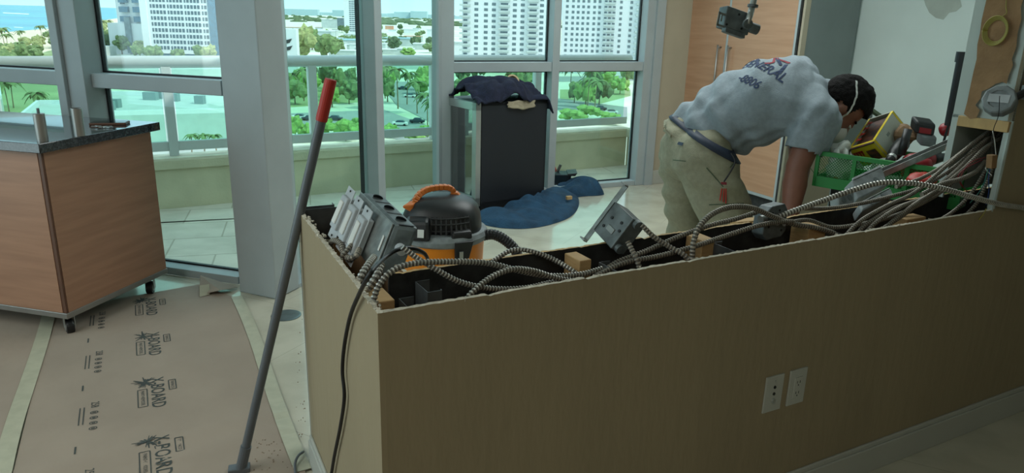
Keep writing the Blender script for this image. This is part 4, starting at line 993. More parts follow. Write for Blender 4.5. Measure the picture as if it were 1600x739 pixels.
# ================================================================== FURNITURE AND THINGS
# ---- floor paper and tape
qd = Vector((.4604, -.8877, 0)); qn = Vector((.8877, .4604, 0))       # along the sheet towards the camera; to the right
T1 = Vector((-1.488, 3.69, 0)); T2 = Vector((-2.293, 3.331, 0))
def sheet(name, poly, label, z0=.001, seed=1):
    """paper sheet with soft wrinkles, clipped to a polygon"""
    def inside(p):
        c = False; k = len(poly)
        for i in range(k):
            a, b = poly[i], poly[(i+1) % k]
            if (a[1] > p[1]) != (b[1] > p[1]) and p[0] < (b[0]-a[0])*(p[1]-a[1])/(b[1]-a[1])+a[0]: c = not c
        return c
    bm = bmesh.new(); vs = [bm.verts.new((p[0], p[1], 0)) for p in poly]; bm.faces.new(vs)
    xs = [p[0] for p in poly]; ys = [p[1] for p in poly]
    x = min(xs)
    while x < max(xs):
        bmesh.ops.bisect_plane(bm, geom=bm.verts[:]+bm.edges[:]+bm.faces[:], plane_co=(x, 0, 0), plane_no=(1, 0, 0)); x += .045
    y = min(ys)
    while y < max(ys):
        bmesh.ops.bisect_plane(bm, geom=bm.verts[:]+bm.edges[:]+bm.faces[:], plane_co=(0, y, 0), plane_no=(0, 1, 0)); y += .045
    mb = MB(); bm.verts.ensure_lookup_table()
    for v in bm.verts: v.index = v.index
    bm.verts.index_update()
    mb.add([Vector((v.co.x, v.co.y, z0 + wr(v.co.x, v.co.y))) for v in bm.verts], [tuple(v.index for v in f.verts) for f in bm.faces]); bm.free()
    return mb
def wr(x, y):
    p = Vector((x*.9, y*2.2, 0)); 
    s_ = (x+1.2)*.6 + (y-2.55)*-1.0
    crease = math.exp(-((y-2.25 - (x+1.3)*.62)/.035)**2)*.007 + math.exp(-((y-2.05 - (x+1.3)*.75)/.03)**2)*.005 if x > -1.9 else 0
    return .003 + .004*(noise.noise(p*1.3)+.6) + crease
def P2(p): return (p.x, p.y)
far1 = atz(311, 446); far2 = atz(190, 467)
polyA = [P2(T1+qd*.02), P2(far1), P2(far2), P2(T2+qd*.0+qn*.01), P2(T2+qd*4.2), P2(T1+qd*4.2)]
o = sheet('p', polyA, '').build('floor_protection_paper', 'paper', smooth=True, loc=(-1.6, 2.4, 0))
tag(o, 'brown printed floor protection paper covering the floor right of the pale tape seam', 'floor paper')
paperA = o
T2b = T2 - qn*1.6 
polyB = [P2(T2-qn*.01-qd*.35), P2(T2-qn*2.0-qd*.1), P2(T2-qn*2.0+qd*4.4), P2(T2-qn*.01+qd*4.4)]
o = sheet('p', polyB, '').build('floor_protection_paper', 'paper', smooth=True, loc=(-2.9, 2.4, 0)); tag(o, 'brown floor protection paper under the rolling cabinet, left of the pale tape seam', 'floor paper')
def tape(name, a, L, w, label, curve=0.0):
    m = MB(); n_ = int(L/.04); pts = []
    for i in range(n_+1):
        c = a + qd*(L*i/n_) + qn*(math.sin(i*.13)*.008 + curve*math.sin(math.pi*min(1, i/n_*1.6)))
        for s_ in (-1, 1):
            p = c + qn*(w/2*s_); p.z = wr(p.x, p.y) + .0045; pts.append(p)
    lo = [p - Vector((0, 0, .0012)) for p in pts]; k = len(pts)
    f = [(2*i, 2*i+1, 2*i+3, 2*i+2) for i in range(n_)] + [(k+2*i, k+2*i+2, k+2*i+3, k+2*i+1) for i in range(n_)] + [(2*i, 2*i+2, k+2*i+2, k+2*i) for i in range(n_)] + [(2*i+1, k+2*i+1, k+2*i+3, 2*i+3) for i in range(n_)]
    m.add(pts+lo, f); return tag(m.build(name, 'tape', smooth=False), label, 'tape')
tape('masking_tape', T2 - qd*.2, 4.2, .06, 'pale tape strip over the paper seam running under the rolling cabinet', -.02)
tape('masking_tape', T1 + qd*.0, 1.75, .055, 'pale tape strip along the right edge of the floor paper beside the short wall')
# printed marks belong to the paper
pr = MB()
def q3(p): return Vector((p.x, p.y, wr(p.x, p.y) + .0022))
def ptext(txt, size, c, squeeze=1, bold=0):
    vs, fs = text_mesh(txt, size, bold, squeeze); pr.add([q3(c + qd*x + qn*y) for x, y in vs], fs)
def pbar(c, lx, ly):
    n_ = max(1, int(lx/.03)); 
    for i in range(n_):
        a0, a1 = -lx/2+lx*i/n_, -lx/2+lx*(i+1)/n_
        pr.add([q3(c + qd*x + qn*y) for x, y in ((a0, -ly/2), (a1, -ly/2), (a1, ly/2), (a0, ly/2))], [(0, 1, 2, 3)])
def pframe(c, lx, ly, w):
    pbar(c + qn*ly/2, lx, w); pbar(c - qn*ly/2, lx, w)
    for s_ in (-1, 1): pbar(c + qd*(lx/2*s_), w, ly)
L0 = atz(225, 482); L1 = atz(238, 718); dl = (L1-L0)/3
rs_ = random.Random(2)
for k in range(-1, 6):
    c = L0 + dl*k + qn*.02
    if k < 0: continue
    pr = MB()
    ptext('X-BOARD', .072, c + qn*.012, .82, .0006)
    pframe(c + qn*.070 - qd*.045, .085, .026, .004); ptext('TRIMACO', .017, c + qn*.070 - qd*.045, .9)
    pframe(c - qn*.042 + qd*.03, .15, .034, .004); ptext('PAINT+REMODEL', .019, c - qn*.042 + qd*.03, .85)
    for j in range(26):                       # ink splat behind the X
        a = rs_.uniform(0, 6.28); r0 = rs_.uniform(.005, .03); r1 = r0 + rs_.uniform(.008, .035); w = rs_.uniform(.002, .005); o_ = c - qd*.105 - qn*.03
        d1 = qd*math.cos(a) + qn*math.sin(a); d2 = qd*-math.sin(a) + qn*math.cos(a)
        pr.add([q3(o_ + d1*r0*.2 - d2*w), q3(o_ + d1*r0*.2 + d2*w), q3(o_ + d1*r1 + d2*w*.4), q3(o_ + d1*r1 - d2*w*.4)], [(0, 1, 2, 3)])
    pr.build('printed_logo', 'ink', paperA); pr = MB()
    c2_ = c - qn*.21 + qd*.12
    pbar(c2_, .012, .004)
    ptext('258', .040, c2_ - qd*.11 + qn*.0, .8); 
    for j in range(4):
        cc_ = c2_ + qd*(-.045+.042*j); n_ = 14; rr = .012
        ring = [q3(cc_ + qd*math.cos(2*math.pi*i/n_)*rr*s_ + qn*math.sin(2*math.pi*i/n_)*rr*1.2*s_) for i in range(n_) for s_ in (1, .75)]
        pr.add(ring, [(2*i, 2*((i+1) % n_), 2*((i+1) % n_)+1, 2*i+1) for i in range(n_)]); pbar(cc_, .008, .012)
    for j in range(2): pbar(c2_ - qn*(.035+.014*j) - qd*.03, .14, .004)
    pbar(c2_ - qn*.05 + qd*.22, .05, .006)
    pr.build('printed_symbols', 'ink', paperA)
# torn flap of paper by the window foot
a, b, c, d = atz(312, 462), atz(314, 443), atz(372, 452), atz(345, 463)
m = MB(); m.add([a+Vector((0, 0, .006)), b+Vector((0, 0, .05)), c+Vector((0, 0, .012)), d+Vector((0, 0, .035)), (a+b)/2+Vector((-.0, 0, .03))], [(0, 3, 4), (4, 3, 1), (1, 3, 2)])
tag(m.build('paper_flap', 'paper', solid=.0015), 'torn curled up corner of floor paper at the window foot beside the column', 'paper scrap')
m = MB(); e_ = atz(316, 462); m.add([atz(312, 464, .008), atz(328, 460, .008), atz(327, 444, .05), atz(312, 446, .052)], [(0, 1, 2, 3)]); tag(m.build('tape_scrap', 'tape', solid=.001), 'short piece of tape on the curled paper corner', 'tape')
tag(MB().lathe([(.075, 0), (.075, .003), (.068, .005), (.001, .005)], atz(447, 493, 0), (0, 0, 1), 36).build('floor_cover_plate', 'drain_metal'), 'round grey metal floor cover between the column and the short wall', 'floor cover')
crm = MB(); rr_ = random.Random(8)
for k in range(70):
    p = atz(rr_.uniform(395, 460), rr_.uniform(690, 739)) if k < 45 else atz(rr_.uniform(462, 478), rr_.uniform(500, 690)); s_ = rr_.uniform(.0015, .004); crm.box(p+Vector((0, 0, .009)), (s_, s_, s_))
tag(crm.build('floor_crumbs', 'rubble'), 'plaster crumbs scattered on the floor near the pole foot', 'rubble', kind='stuff')

# ---- rolling cabinet with stone top
CH = 76.0; ce_ = Vector((math.cos(R(CH)), math.sin(R(CH)), 0)); cf = Vector((-ce_.y, ce_.x, 0))     # ce_: along the right side, cf: to the left
G = Vector((-2.062, 3.13, 0)); CL, CW = .672, 1.3
cart = thing('rolling_cabinet', 'wood veneer cabinet on casters with a dark granite top at the left', 'cabinet', tuple(G))
def cfr(o, x, y, z): return (G + ce_*o[0] + cf*o[1] + Vector((0, 0, o[2])), ce_*x, cf*y, Vector((0, 0, z)))
MB().frame3(*cfr((.012, .012, .125), CL-.024, CW-.024, .76)).build('carcass', 'cart_edge_dark', cart)
MB().frame3(*cfr((.012, 0, .125), CL-.012, .014, .758)).build('side_panel', 'cabinet_wood', cart, bevel=.001)
MB().frame3(*cfr((0, .022, .125), .014, CW-.022, .758)).build('front_panel', 'cabinet_wood', cart, bevel=.001)
MB().frame3(*cfr((0, 0, .125), .010, .018, .758)).build('corner_post', 'cart_edge_dark', cart, bevel=.001)
MB().frame3(*cfr((-.004, -.004, .098), CL+.008, CW, .027)).build('base_frame', 'steel_brushed', cart, bevel=.002)
MB().frame3(*cfr((-.035, -.035, .885), CL+.07, CW+.05, .042)).build('stone_top', 'granite', cart, bevel=.003)
for k, (x_, y_) in enumerate(((.05, .05), (CL-.08, .05), (.05, CW-.1), (CL-.08, CW-.1))):
    c = G + ce_*x_ + cf*y_; w = thing('caster', '', '', tuple(c)); del w['label']; del w['category']; w.parent = cart; w.matrix_parent_inverse = Matrix.Identity(4); w.location = parent_world(cart).inverted() @ c
    ax = (qn*.9+Vector((0, .3, 0))).normalized() if k != 1 else Vector((.9, .2, 0)).normalized()
    MB().lathe([(.012, -.016), (.034, -.016), (.036, -.008), (.036, .008), (.034, .016), (.012, .016)], c+Vector((0, 0, .036)), ax, 24).build('wheel', 'black_rubber', w, smooth=False)
    MB().lathe([(.020, -.019), (.020, .019)], c+Vector((0, 0, .036)), ax, 18).build('hub', 'steel', w)
    sd = Vector((-ax.y, ax.x, 0))
    f_ = MB(); 
    for s_ in (-1, 1): f_.frame3(c + ax*(.021*s_) - sd*.014 + Vector((0, 0, .03)), ax*.003, sd*.03, Vector((0, 0, .055)))
    f_.frame3(c - ax*.022 - sd*.022 + Vector((0, 0, .085)), ax*.046, sd*.044, Vector((0, 0, .012))); f_.build('fork', 'steel', w)
ZT = .927
for k, (px, py, lb, stud_) in enumerate(((67, 220, 'brushed steel tube with a threaded stud on top, standing on the granite', True), (125, 212, 'plain brushed steel tube standing on the granite, right of the other tube', False))):
    c = atz(px, py, ZT); 
    if stud_:
        t = thing('steel_tube', lb, 'metal tube', tuple(c)); MB().lathe([(.023, 0), (.023, .118), (.020, .120), (.001, .120)], c, (0, 0, 1), 28).build('tube', 'steel_brushed', t, smooth=False)
        MB().lathe([(.006, .12), (.006, .142)], c, (0, 0, 1), 12).build('threaded_stud', 'galv_dark', t)
    else:
        tag(MB().lathe([(.023, 0), (.023, .125), (.021, .126), (.021, .10), (.001, .10)], c, (0, 0, 1), 28).build('steel_tube', 'steel_brushed', loc=tuple(c)), lb, 'metal tube')
c = atz(168, 196, ZT); t = thing('phone', 'dark phone with a shiny screen lying on the granite top', 'phone', tuple(c), 0)
xx = Vector((.97, .24, 0)); yy = Vector((-.24, .97, 0))
MB().frame3(c - xx*.085 - yy*.0, xx*.17, yy*.085, Vector((0, 0, .012))).build('body', 'cart_edge_dark', t, bevel=.003)
MB().frame3(c - xx*.08 + yy*.004 + Vector((0, 0, .0122)), xx*.16, yy*.077, Vector((0, 0, .001))).build('screen', 'dark_glassy', t)
c = atz(160, 200, ZT); t = thing('bunch_of_keys', 'small bunch of keys in front of the phone on the granite', 'keys', tuple(c))
MB().tube([c + Vector((math.cos(a)*.014, math.sin(a)*.014, .006)) for a in [i*math.pi/8 for i in range(17)]], .0015, 6).build('key_ring', 'steel', t)
for k, a in enumerate((-.5, .1, .8, 2.6, 3.4)):
    d_ = Vector((math.cos(a), math.sin(a)*.7, 0)); n_ = Vector((-d_.y, d_.x, 0)); p = c + d_*.014 + Vector((0, 0, .003+.001*k)); m = MB(); m.lathe([(.009, 0), (.009, .003)], p+d_*.006, (0, 0, 1), 10); m.frame3(p + d_*.012 - n_*.003, d_*.024, n_*.006, Vector((0, 0, .003))); m.build('key', 'steel', t)

# ---- pole with red cap
pb = atz(379, 738); pb.z = .03; ptop = dep(517, 124, 2.17)
t = thing('grey_pole', 'grey pole with a red cap leaning on the end of the short wall', 'pole', (pb.x, pb.y, 0))
d = (ptop-pb); 
MB().tube([pb + d*(i/20) for i in range(20)] + [pb+d*.97], .0145, 18).build('shaft', 'pole_grey', t, smooth=True)
MB().tube([pb + d*.905, pb + d*.91, pb+d*.995, pb+d], .0172, 18, rs=[.0165, .0176, .0176, .0165]).build('cap', 'red_cap', t, smooth=False)
MB().tube([pb - d.normalized()*.02, pb + d*.055], .018, 16).build('socket', 'pole_grey', t); MB().box((pb.x-.01, pb.y, .012), (.07, .04, .022), .3).build('foot', 'pole_grey', t, bevel=.003)
tag(MB().tube(spline([atz(462, 745, .012), atz(461, 725, .02), atz(466, 712, .03), atz(474, 706, .02)], .01), .0045, 8).build('wire_stub', 'pole_grey', smooth=True), 'bent grey wire on the floor at the foot of the short wall', 'wire')

# ---- tall pantry cabinet
LP_ = (PQ-PQL).length; pn = Vector((-pS.x, -pS.y, 0))      # outward normal of the doors
seam = onpl(1137, 80, PQ, 116); ss = (seam-PQL).xy.length; dn = -pE    # dn: towards the camera
cab = thing('tall_cabinet', 'tall cabinet with two light wood doors and long steel handles', 'cabinet', tuple(PQ))
MB().frame3(PQL + pS*.02 + dn*.04, dn*(LP_-.04), pS*.52, Vector((0, 0, 2.4))).build('carcass', 'panel_grey', cab)
MB().frame3(PQL + pS*.0 + Vector((0, 0, 0)), dn*(LP_-.0), pS*.02, Vector((0, 0, .10))).build('toe_kick', 'board_black', cab)
for k, (s0_, s1__) in enumerate(((.0, ss-.014), (ss+.014, LP_-.035))):
    q = PQL + dn*s0_ + pn*.022; dr = MB().frame3(q + Vector((0, 0, .125)), dn*(s1__-s0_), pS*.022, Vector((0, 0, 2.25))).build('door', 'door_wood', cab, bevel=.002)
    hx = s1__-.05 if k == 0 else s0_+.05
    hp = PQL + dn*hx + pn*.060; z0_ = onpl(1130, 158, PQL+dn*hx, 116).z; z1_ = onpl(1130, 70, PQL+dn*hx, 116).z; z0_ = z1_-.62
    h = MB(); h.tube([hp + Vector((0, 0, z0_)), hp + Vector((0, 0, z1_))], .008, 12)
    for z_ in (z0_+.02, z1_-.02): h.tube([hp + Vector((0, 0, z_)), hp - pn*.04 + Vector((0, 0, z_))], .008, 10)
    h.build('handle', 'steel_brushed', dr, smooth=True)
tr_ = MB(); tr_.frame3(PQL + dn*(LP_-.033) + pn*.024, dn*.022, pS*.03, Vector((0, 0, 2.4))).frame3(PQL + dn*(ss-.012) + pn*.02, dn*.024, pS*.03, Vector((0, 0, 2.4))).frame3(PQL + pn*.024 + Vector((0, 0, .10)), dn*(LP_-.01), pS*.03, Vector((0, 0, .024))).frame3(PQL - dn*.012 + pn*.022, dn*.012, pS*.03, Vector((0, 0, 2.4)))
tr_.build('metal_trim', 'frame_white', cab, bevel=.002)
MB().frame3(PQ + pn*.0 + dn*.004, dn*.02, pS*.58, Vector((0, 0, 2.4))).build('side_panel', 'panel_grey', cab, bevel=.002)
MB().frame3(PQ - dn*.011 + pn*.022, dn*.014, pS*.02, Vector((0, 0, 2.4))).build('shadow_gap', 'board_black', cab)
MB().frame3(PQ + dn*.005 - pS*.0 + pn*.006, dn*.022, pS*.05, Vector((0, 0, 2.4))).build('edge_strip', 'wall_beige', cab)

# ---- beverage fridge
e1 = Vector((math.cos(R(34.9)), math.sin(R(34.9)), 0)); e2 = Vector((-e1.y, e1.x, 0)); F1 = Vector((-.298, 5.60, .02)); FH = .845
fr = thing('beverage_fridge', 'dark sided undercounter fridge with a steel framed glass door standing on a blue blanket', 'fridge', tuple(F1))
Zv = Vector((0, 0, 1))
MB().frame3(F1 + e1*.05, e1*.63, e2*.005, Zv*FH).frame3(F1 + e1*.05 + e2*.495, e1*.63, e2*.005, Zv*FH).frame3(F1 + e1*.05, e1*.63, e2*.5, Zv*.06).frame3(F1 + e1*.05 + Zv*(FH-.03), e1*.63, e2*.5, Zv*.03).frame3(F1+e1*.66, e1*.02, e2*.5, Zv*FH).build('cabinet', 'fridge_side', fr, bevel=.003)
dz = MB(); dz.frame3(F1 + Zv*.03, e1*.045, e2*.06, Zv*(FH-.03)).frame3(F1 + e2*.44 + Zv*.03, e1*.045, e2*.06, Zv*(FH-.03)).frame3(F1 + Zv*.03, e1*.045, e2*.5, Zv*.07).frame3(F1 + Zv*(FH-.06), e1*.045, e2*.5, Zv*.06)
dr = dz.build('door', 'steel', fr, bevel=.002)
MB().frame3(F1 + e1*.012 + e2*.06 + Zv*.10, e1*.01, e2*.38, Zv*(FH-.16)).build('door_glass', 'fridge_glass', dr)
hp = F1 - e1*.075 + e2*.485; h = MB(); h.tube([hp + Zv*.07, hp + Zv*(FH-.03)], .011, 12)
for z_ in (.16, FH-.12): h.tube([hp + Zv*z_, hp + e1*.08 + Zv*z_], .006, 8)
h.build('handle', 'steel_brushed', dr, smooth=True)
for z_ in (.2, .34, .48, .62): MB().frame3(F1 + e1*.08 + e2*.03 + Zv*z_, e1*.5, e2*.44, Zv*.006).build('shelf', 'black_plastic', fr)
MB().frame3(F1 + e1*.05 + e2*.02 + Zv*(.0-.02), e1*.6, e2*.46, Zv*.02).build('base', 'black_plastic', fr)
def cloth_heap(cx, e_a, e_b, la, lb, fn, name, m_, label, cat, n=(70, 46), loc=None):
    mb = MB(); mb.grid(lambda u, v: cx + e_a*(la*(u-.5)) + e_b*(lb*(v-.5)) + fn(u, v), n[0], n[1]); o = mb.build(name, m_, smooth=True, solid=.012, loc=loc); return tag(o, label, cat)
def ns(x, y, z=0): return noise.noise(Vector((x, y, z)))
top = F1 + Zv*(FH+.018) + e1*.36 + e2*.20
def tw(u, v):
    r = math.hypot((u-.44)*2.0, (v-.5)*1.9); h = max(0, 1-r**2.4)**.6*.115*(.75+.35*math.cos((u-.30)*3))
    h += .075*abs(ns(u*3.2, v*3.2+3))*(1 if r < 1.05 else .4) + .018*math.sin(u*9+v*6+ns(u*3, v*3)*5)**2
    x, y = (u-.5)*.72, (v-.5)*.46
    out_ = max(0, x-.31); drop = out_*1.1
    if x > 0 and v < .35: drop += max(0, x-.30)*.9
    inx = max(0, -y-.19)*1.2
    return Vector((0, 0, h - drop - inx*.6)) + e1*(.02*ns(v*6, 2)) + e2*(.03*ns(u*6, 5))
cloth_heap(top, e1, e2, .72, .46, tw, 'folded_towel', 'towel_navy', 'crumpled navy cloth heaped on top of the dark fridge', 'cloth')
def tan(u, v):
    return Vector((0, 0, -v*.07 - .01*ns(u*4, v*4))) + e2*(-.004 - .012*abs(ns(u*5, 9)) - .01*v) + e1*(.02*ns(v*3, u))
mb = MB(); a_ = F1 + Zv*(FH+.003) + e1*.28 + e2*-.008; mb.grid(lambda u, v: a_ + e1*(.26*u) + tan(u, v)*(1-.55*abs(u-.55)), 18, 8); tag(mb.build('tan_rag', 'towel_tan', smooth=True, solid=.006), 'tan rag hanging over the fridge edge from under the navy cloth', 'cloth')
tr0 = top + e1*.12 + Zv*.115 + e2*.02; ax = Vector((.25, -.75, .6)).normalized()
tag(MB().lathe([(.038, -.02), (.052, -.02), (.052, .02), (.038, .02), (.038, -.02)], tr0, ax, 28).build('tape_roll', 'tape_roll'), 'roll of tan tape resting in the navy cloth on the fridge', 'tape')
# blanket under and around the fridge
def heap(points, h, name, m_, label, cat, seed=1, fold=10, hp=.5, ring=72, rings=22):
    """rumpled cloth filling an outline on the floor"""
    ctr = sum(points, Vector())/len(points); k = len(points); out = []
    for i in range(ring):
        t_ = i/ring*k; a = int(t_); f = t_-a; p0, p1, p2, p3 = [points[(a+j-1) % k] for j in range(4)]
        out.append(.5*((2*p1) + (p2-p0)*f + (2*p0-5*p1+4*p2-p3)*f*f + (3*p1-p0-3*p2+p3)*f**3))
    mb = MB(); vs = [ctr + Vector((0, 0, h))]
    for j in range(1, rings+1):
        s_ = j/rings
        for i in range(ring):
            p = ctr.lerp(out[i], s_); base = h*(1-s_**3)**hp if s_ < 1 else 0
            z = base*(.45+1.5*abs(ns(p.x*fold*.22, p.y*fold*.22, seed))+.4*math.sin(p.x*9+p.y*16+ns(p.x*2.5, p.y*2.5, seed)*6)**2)
            vs.append(Vector((p.x, p.y, max(.004, z) if s_ < 1 else .003)))
    fs = [(0, 1+i, 1+(i+1) % ring) for i in range(ring)] + [(1+(j-1)*ring+i, 1+j*ring+i, 1+j*ring+(i+1) % ring, 1+(j-1)*ring+(i+1) % ring) for j in range(1, rings) for i in range(ring)]
    mb.add(vs, fs); return tag(mb.build(name, m_, smooth=True, subd=1), label, cat)
heap([atz(*q) for q in ((740, 342), (765, 354), (815, 358), (858, 352), (893, 338), (905, 318), (896, 300), (868, 298), (846, 318), (800, 334), (760, 337))], .085, 'moving_blanket', 'blanket_blue', 'blue quilted blanket crumpled on the floor round the fridge foot', 'blanket', 2)
heap([atz(*q) for q in ((868, 298), (890, 308), (915, 307), (944, 304), (925, 294), (905, 288), (880, 286))], .09, 'moving_blanket', 'blanket_blue', 'small flat end of blue blanket lying nearest the right window', 'blanket', 5)
heap([atz(*q) for q in ((690, 318), (712, 330), (738, 338), (745, 330), (722, 312), (700, 305))], .03, 'moving_blanket', 'blanket_blue', 'edge of blue blanket showing in front of the fridge door', 'blanket', 7)
a_ = atz(664, 322); m = MB(); m.add([a_ + Vector((-.09, -.05, 0)), a_ + Vector((.16, -.07, 0)), a_ + Vector((.14, .10, 0)), a_ + Vector((-.07, .1, 0)), a_ + Vector((-.02, 0, .20)), a_ + Vector((.06, .01, .16))], [(0, 1, 5, 4), (1, 2, 5), (2, 3, 4, 5), (3, 0, 4), (0, 3, 2, 1)])
tag(m.build('blue_cloth_bundle', 'blanket_blue', subd=2), 'dark blue cloth bundle standing in a peak behind the vacuum handle', 'cloth')
tag(MB().box(atz(889, 309, .075), (.05, .03, .03), .5).build('wood_scrap', 'wood_block', bevel=.004), 'small wood scrap lying on the blue blanket', 'wood scrap')
# tool bag behind the fridge
c = atz(868, 291); t = thing('tool_bag', 'small black open tool bag with red tools behind the fridge', 'tool bag', tuple(c))
MB().hexa([c + Vector(q) for q in ((-.13, -.07, .005), (.11, -.07, .005), (.11, .08, .005), (-.13, .08, .005), (-.16, -.09, .13), (.14, -.09, .13), (.14, .10, .13), (-.16, .10, .13))]).build('bag', 'black_plastic', t, bevel=.01)
MB().hexa([c + Vector(q) for q in ((.10, -.10, .12), (.17, -.10, .12), (.17, .10, .12), (.10, .10, .12), (.10, -.10, .14), (.19, -.10, .15), (.19, .10, .15), (.10, .10, .14))]).build('bag_rim', 'black_plastic', t, bevel=.004)
MB().tube([c + Vector((-.06, 0, .1)), c + Vector((-.09, 0, .23))], .018, 8).build('tool_grip', 'black_plastic', t)
MB().tube([c + Vector((-.11, -.03, .12)), c + Vector((.0, -.03, .17))], .022, 8).build('tool_handle', 'red_cap', t); MB().tube([c + Vector((0, .02, .1)), c + Vector((.04, .02, .2))], .014, 8).build('tool_grip', 'black_plastic', t)

# ---- shop vacuum
vc = dep(691, 360, 3.2); ZK = .86; RV = .200; zr_ = vc.z; vg = Vector((vc.x, vc.y, 0))
vac = thing('shop_vacuum', 'orange and black workshop vacuum cleaner behind the half wall', 'vacuum cleaner', tuple(vg))
MB().lathe([(RV*.78, .09), (RV*.86, .12), (RV*.96, zr_-.03), (RV*.97, zr_-.012)], vg, (0, 0, 1), 40).build('drum', 'orange_plastic', vac, smooth=True)
MB().lathe([(RV*.97, zr_-.03), (RV*1.04, zr_-.02), (RV*1.05, zr_), (RV*1.0, zr_+.018), (RV*.9, zr_+.024), (.01, zr_+.026)], vg, (0, 0, 1), 44).build('rim', 'dusty_grey', vac, smooth=False)
# motor head: rounded superellipse rings, broad shoulder then a lower snout towards the camera
rings = []
for z_, sx, sy, oy in ((.018, .94, .92, 0), (.05, .93, .90, 0), (.10, .90, .86, .0), (.14, .83, .80, .01), (.165, .72, .70, .02), (.182, .55, .55, .03), (.19, .3, .3, .03), (.191, .02, .02, .03)):
    ring = []
    for i in range(36):
        a = 2*math.pi*i/36; ca, sa = math.cos(a), math.sin(a); e_ = .72
        ring.append(vg + Vector((math.copysign(abs(ca)**e_, ca)*RV*sx*.96, math.copysign(abs(sa)**e_, sa)*RV*sy*.85 + oy*.3, zr_+z_*ZK)))
    rings.append(ring)
MB().loft(rings).build('motor_head', 'black_plastic', vac, smooth=True)
def vp(x, y, z): return vg + Vector((x, y, zr_+(z*ZK if z > 0 else z)))
MB().hexa([vp(-.155, -.205, .01), vp(-.03, -.222, .01), vp(-.03, -.12, .01), vp(-.155, -.12, .01), vp(-.14, -.185, .10), vp(-.04, -.195, .11), vp(-.04, -.12, .12), vp(-.14, -.12, .12)]).build('switch_housing', 'black_plastic', vac, bevel=.014)
MB().frame3(vp(-.085, -.222, .035), Vector((.028, -.004, 0)), Vector((0, .003, 0)), Vector((0, .012, .032))).build('rating_sticker', 'label_white', vac)
ven = MB()
for k in range(9):
    a = -1.75 + k*.125; p = vg + Vector((math.cos(a)*RV*.93, math.sin(a)*RV*.90, zr_+.03)); q = vg + Vector((math.cos(a)*RV*.84, math.sin(a)*RV*.80, zr_+.105))
    ven.tube([p, q], .006, 5)
for z_ in (.045, .075, .10): 
    ven.tube([vg + Vector((math.cos(-1.75+j*.125)*RV*(.945-.9*z_*.8), math.sin(-1.75+j*.125)*RV*(.915-.9*z_*.8), zr_+z_)) for j in range(9)], .004, 5)
ven.build('vent_grille', 'board_black', vac)
MB().hexa([vp(.06, -.195, .01), vp(.15, -.150, .01), vp(.13, -.10, .01), vp(.05, -.12, .01), vp(.06, -.185, .05), vp(.145, -.145, .05), vp(.125, -.1, .065), vp(.05, -.12, .065)]).build('port_cover', 'black_plastic', vac, bevel=.01)
# carrying handle: low arch, with a beak at the front left
hpts = spline([vp(-.125, -.07, .135), vp(-.115, -.05, .175), vp(-.095, -.02, .205), vp(-.06, .01, .222), vp(.0, .03, .228), vp(.038, .045, .218), vp(.05, .05, .19), vp(.05, .05, .165)], .02)
h = MB()
for i in range(len(hpts)-1):
    p, q = hpts[i], hpts[i+1]; d = (q-p); s_ = Vector((-.25, .95, 0)).cross(d).normalized()*.012; y_ = d.cross(s_).normalized()*.018
    h.hexa([p-s_-y_, p+s_-y_, p+s_+y_, p-s_+y_, q-s_-y_, q+s_-y_, q+s_+y_, q-s_+y_])
h.build('carry_handle', 'orange_handle', vac, bevel=.004)
MB().hexa([vp(-.165, -.10, .148), vp(-.12, -.10, .120), vp(-.105, -.05, .130), vp(-.14, -.05, .156), vp(-.165, -.10, .160), vp(-.12, -.10, .166), vp(-.105, -.05, .178), vp(-.14, -.05, .172)]).build('handle_latch', 'orange_handle', vac, bevel=.005)
MB().hexa([vp(.035, .03, .17), vp(.085, .03, .175), vp(.085, .07, .175), vp(.035, .07, .17), vp(.035, .03, .20), vp(.065, .03, .20), vp(.065, .07, .20), vp(.035, .07, .20)]).build('handle_latch', 'orange_handle', vac, bevel=.004)
lt = MB().hexa([vp(.075, -.200, -.075), vp(.135, -.175, -.075), vp(.13, -.15, -.075), vp(.07, -.17, -.075), vp(.075, -.205, .005), vp(.155, -.165, .005), vp(.15, -.14, .005), vp(.07, -.18, .005)]).build('latch', 'black_plastic', vac, bevel=.004)
MB().frame3(vp(.095, -.208, -.11), Vector((.016, .006, 0)), Vector((0, .006, 0)), Vector((0, 0, .075))).build('latch_clip', 'steel', lt)
P = spline([vp(.17, -.03, -.015), vp(.235, -.045, .0), vp(.30, -.055, -.03), vp(.345, -.06, -.085), vp(.36, -.07, -.18), vp(.33, -.08, -.32), vp(.25, -.1, -.44)], .004)
MB().tube(P, .024, 12, rs=[.024 + .0018*math.cos(i*math.pi/1.5) for i in range(len(P))]).build('hose', 'black_rubber', vac)
for k in range(4):
    a = .7 + k*1.57; c = vg + Vector((math.cos(a)*RV*.8, math.sin(a)*RV*.8, 0)); MB().lathe([(.03, -.012), (.03, .012)], c+Vector((0, 0, .03)), (math.sin(a), -math.cos(a), 0), 16).build('caster', 'black_rubber', vac)
    MB().box(c+Vector((0, 0, .08)), (.05, .05, .05), a).build('caster_bracket', 'black_plastic', vac, bevel=.006)

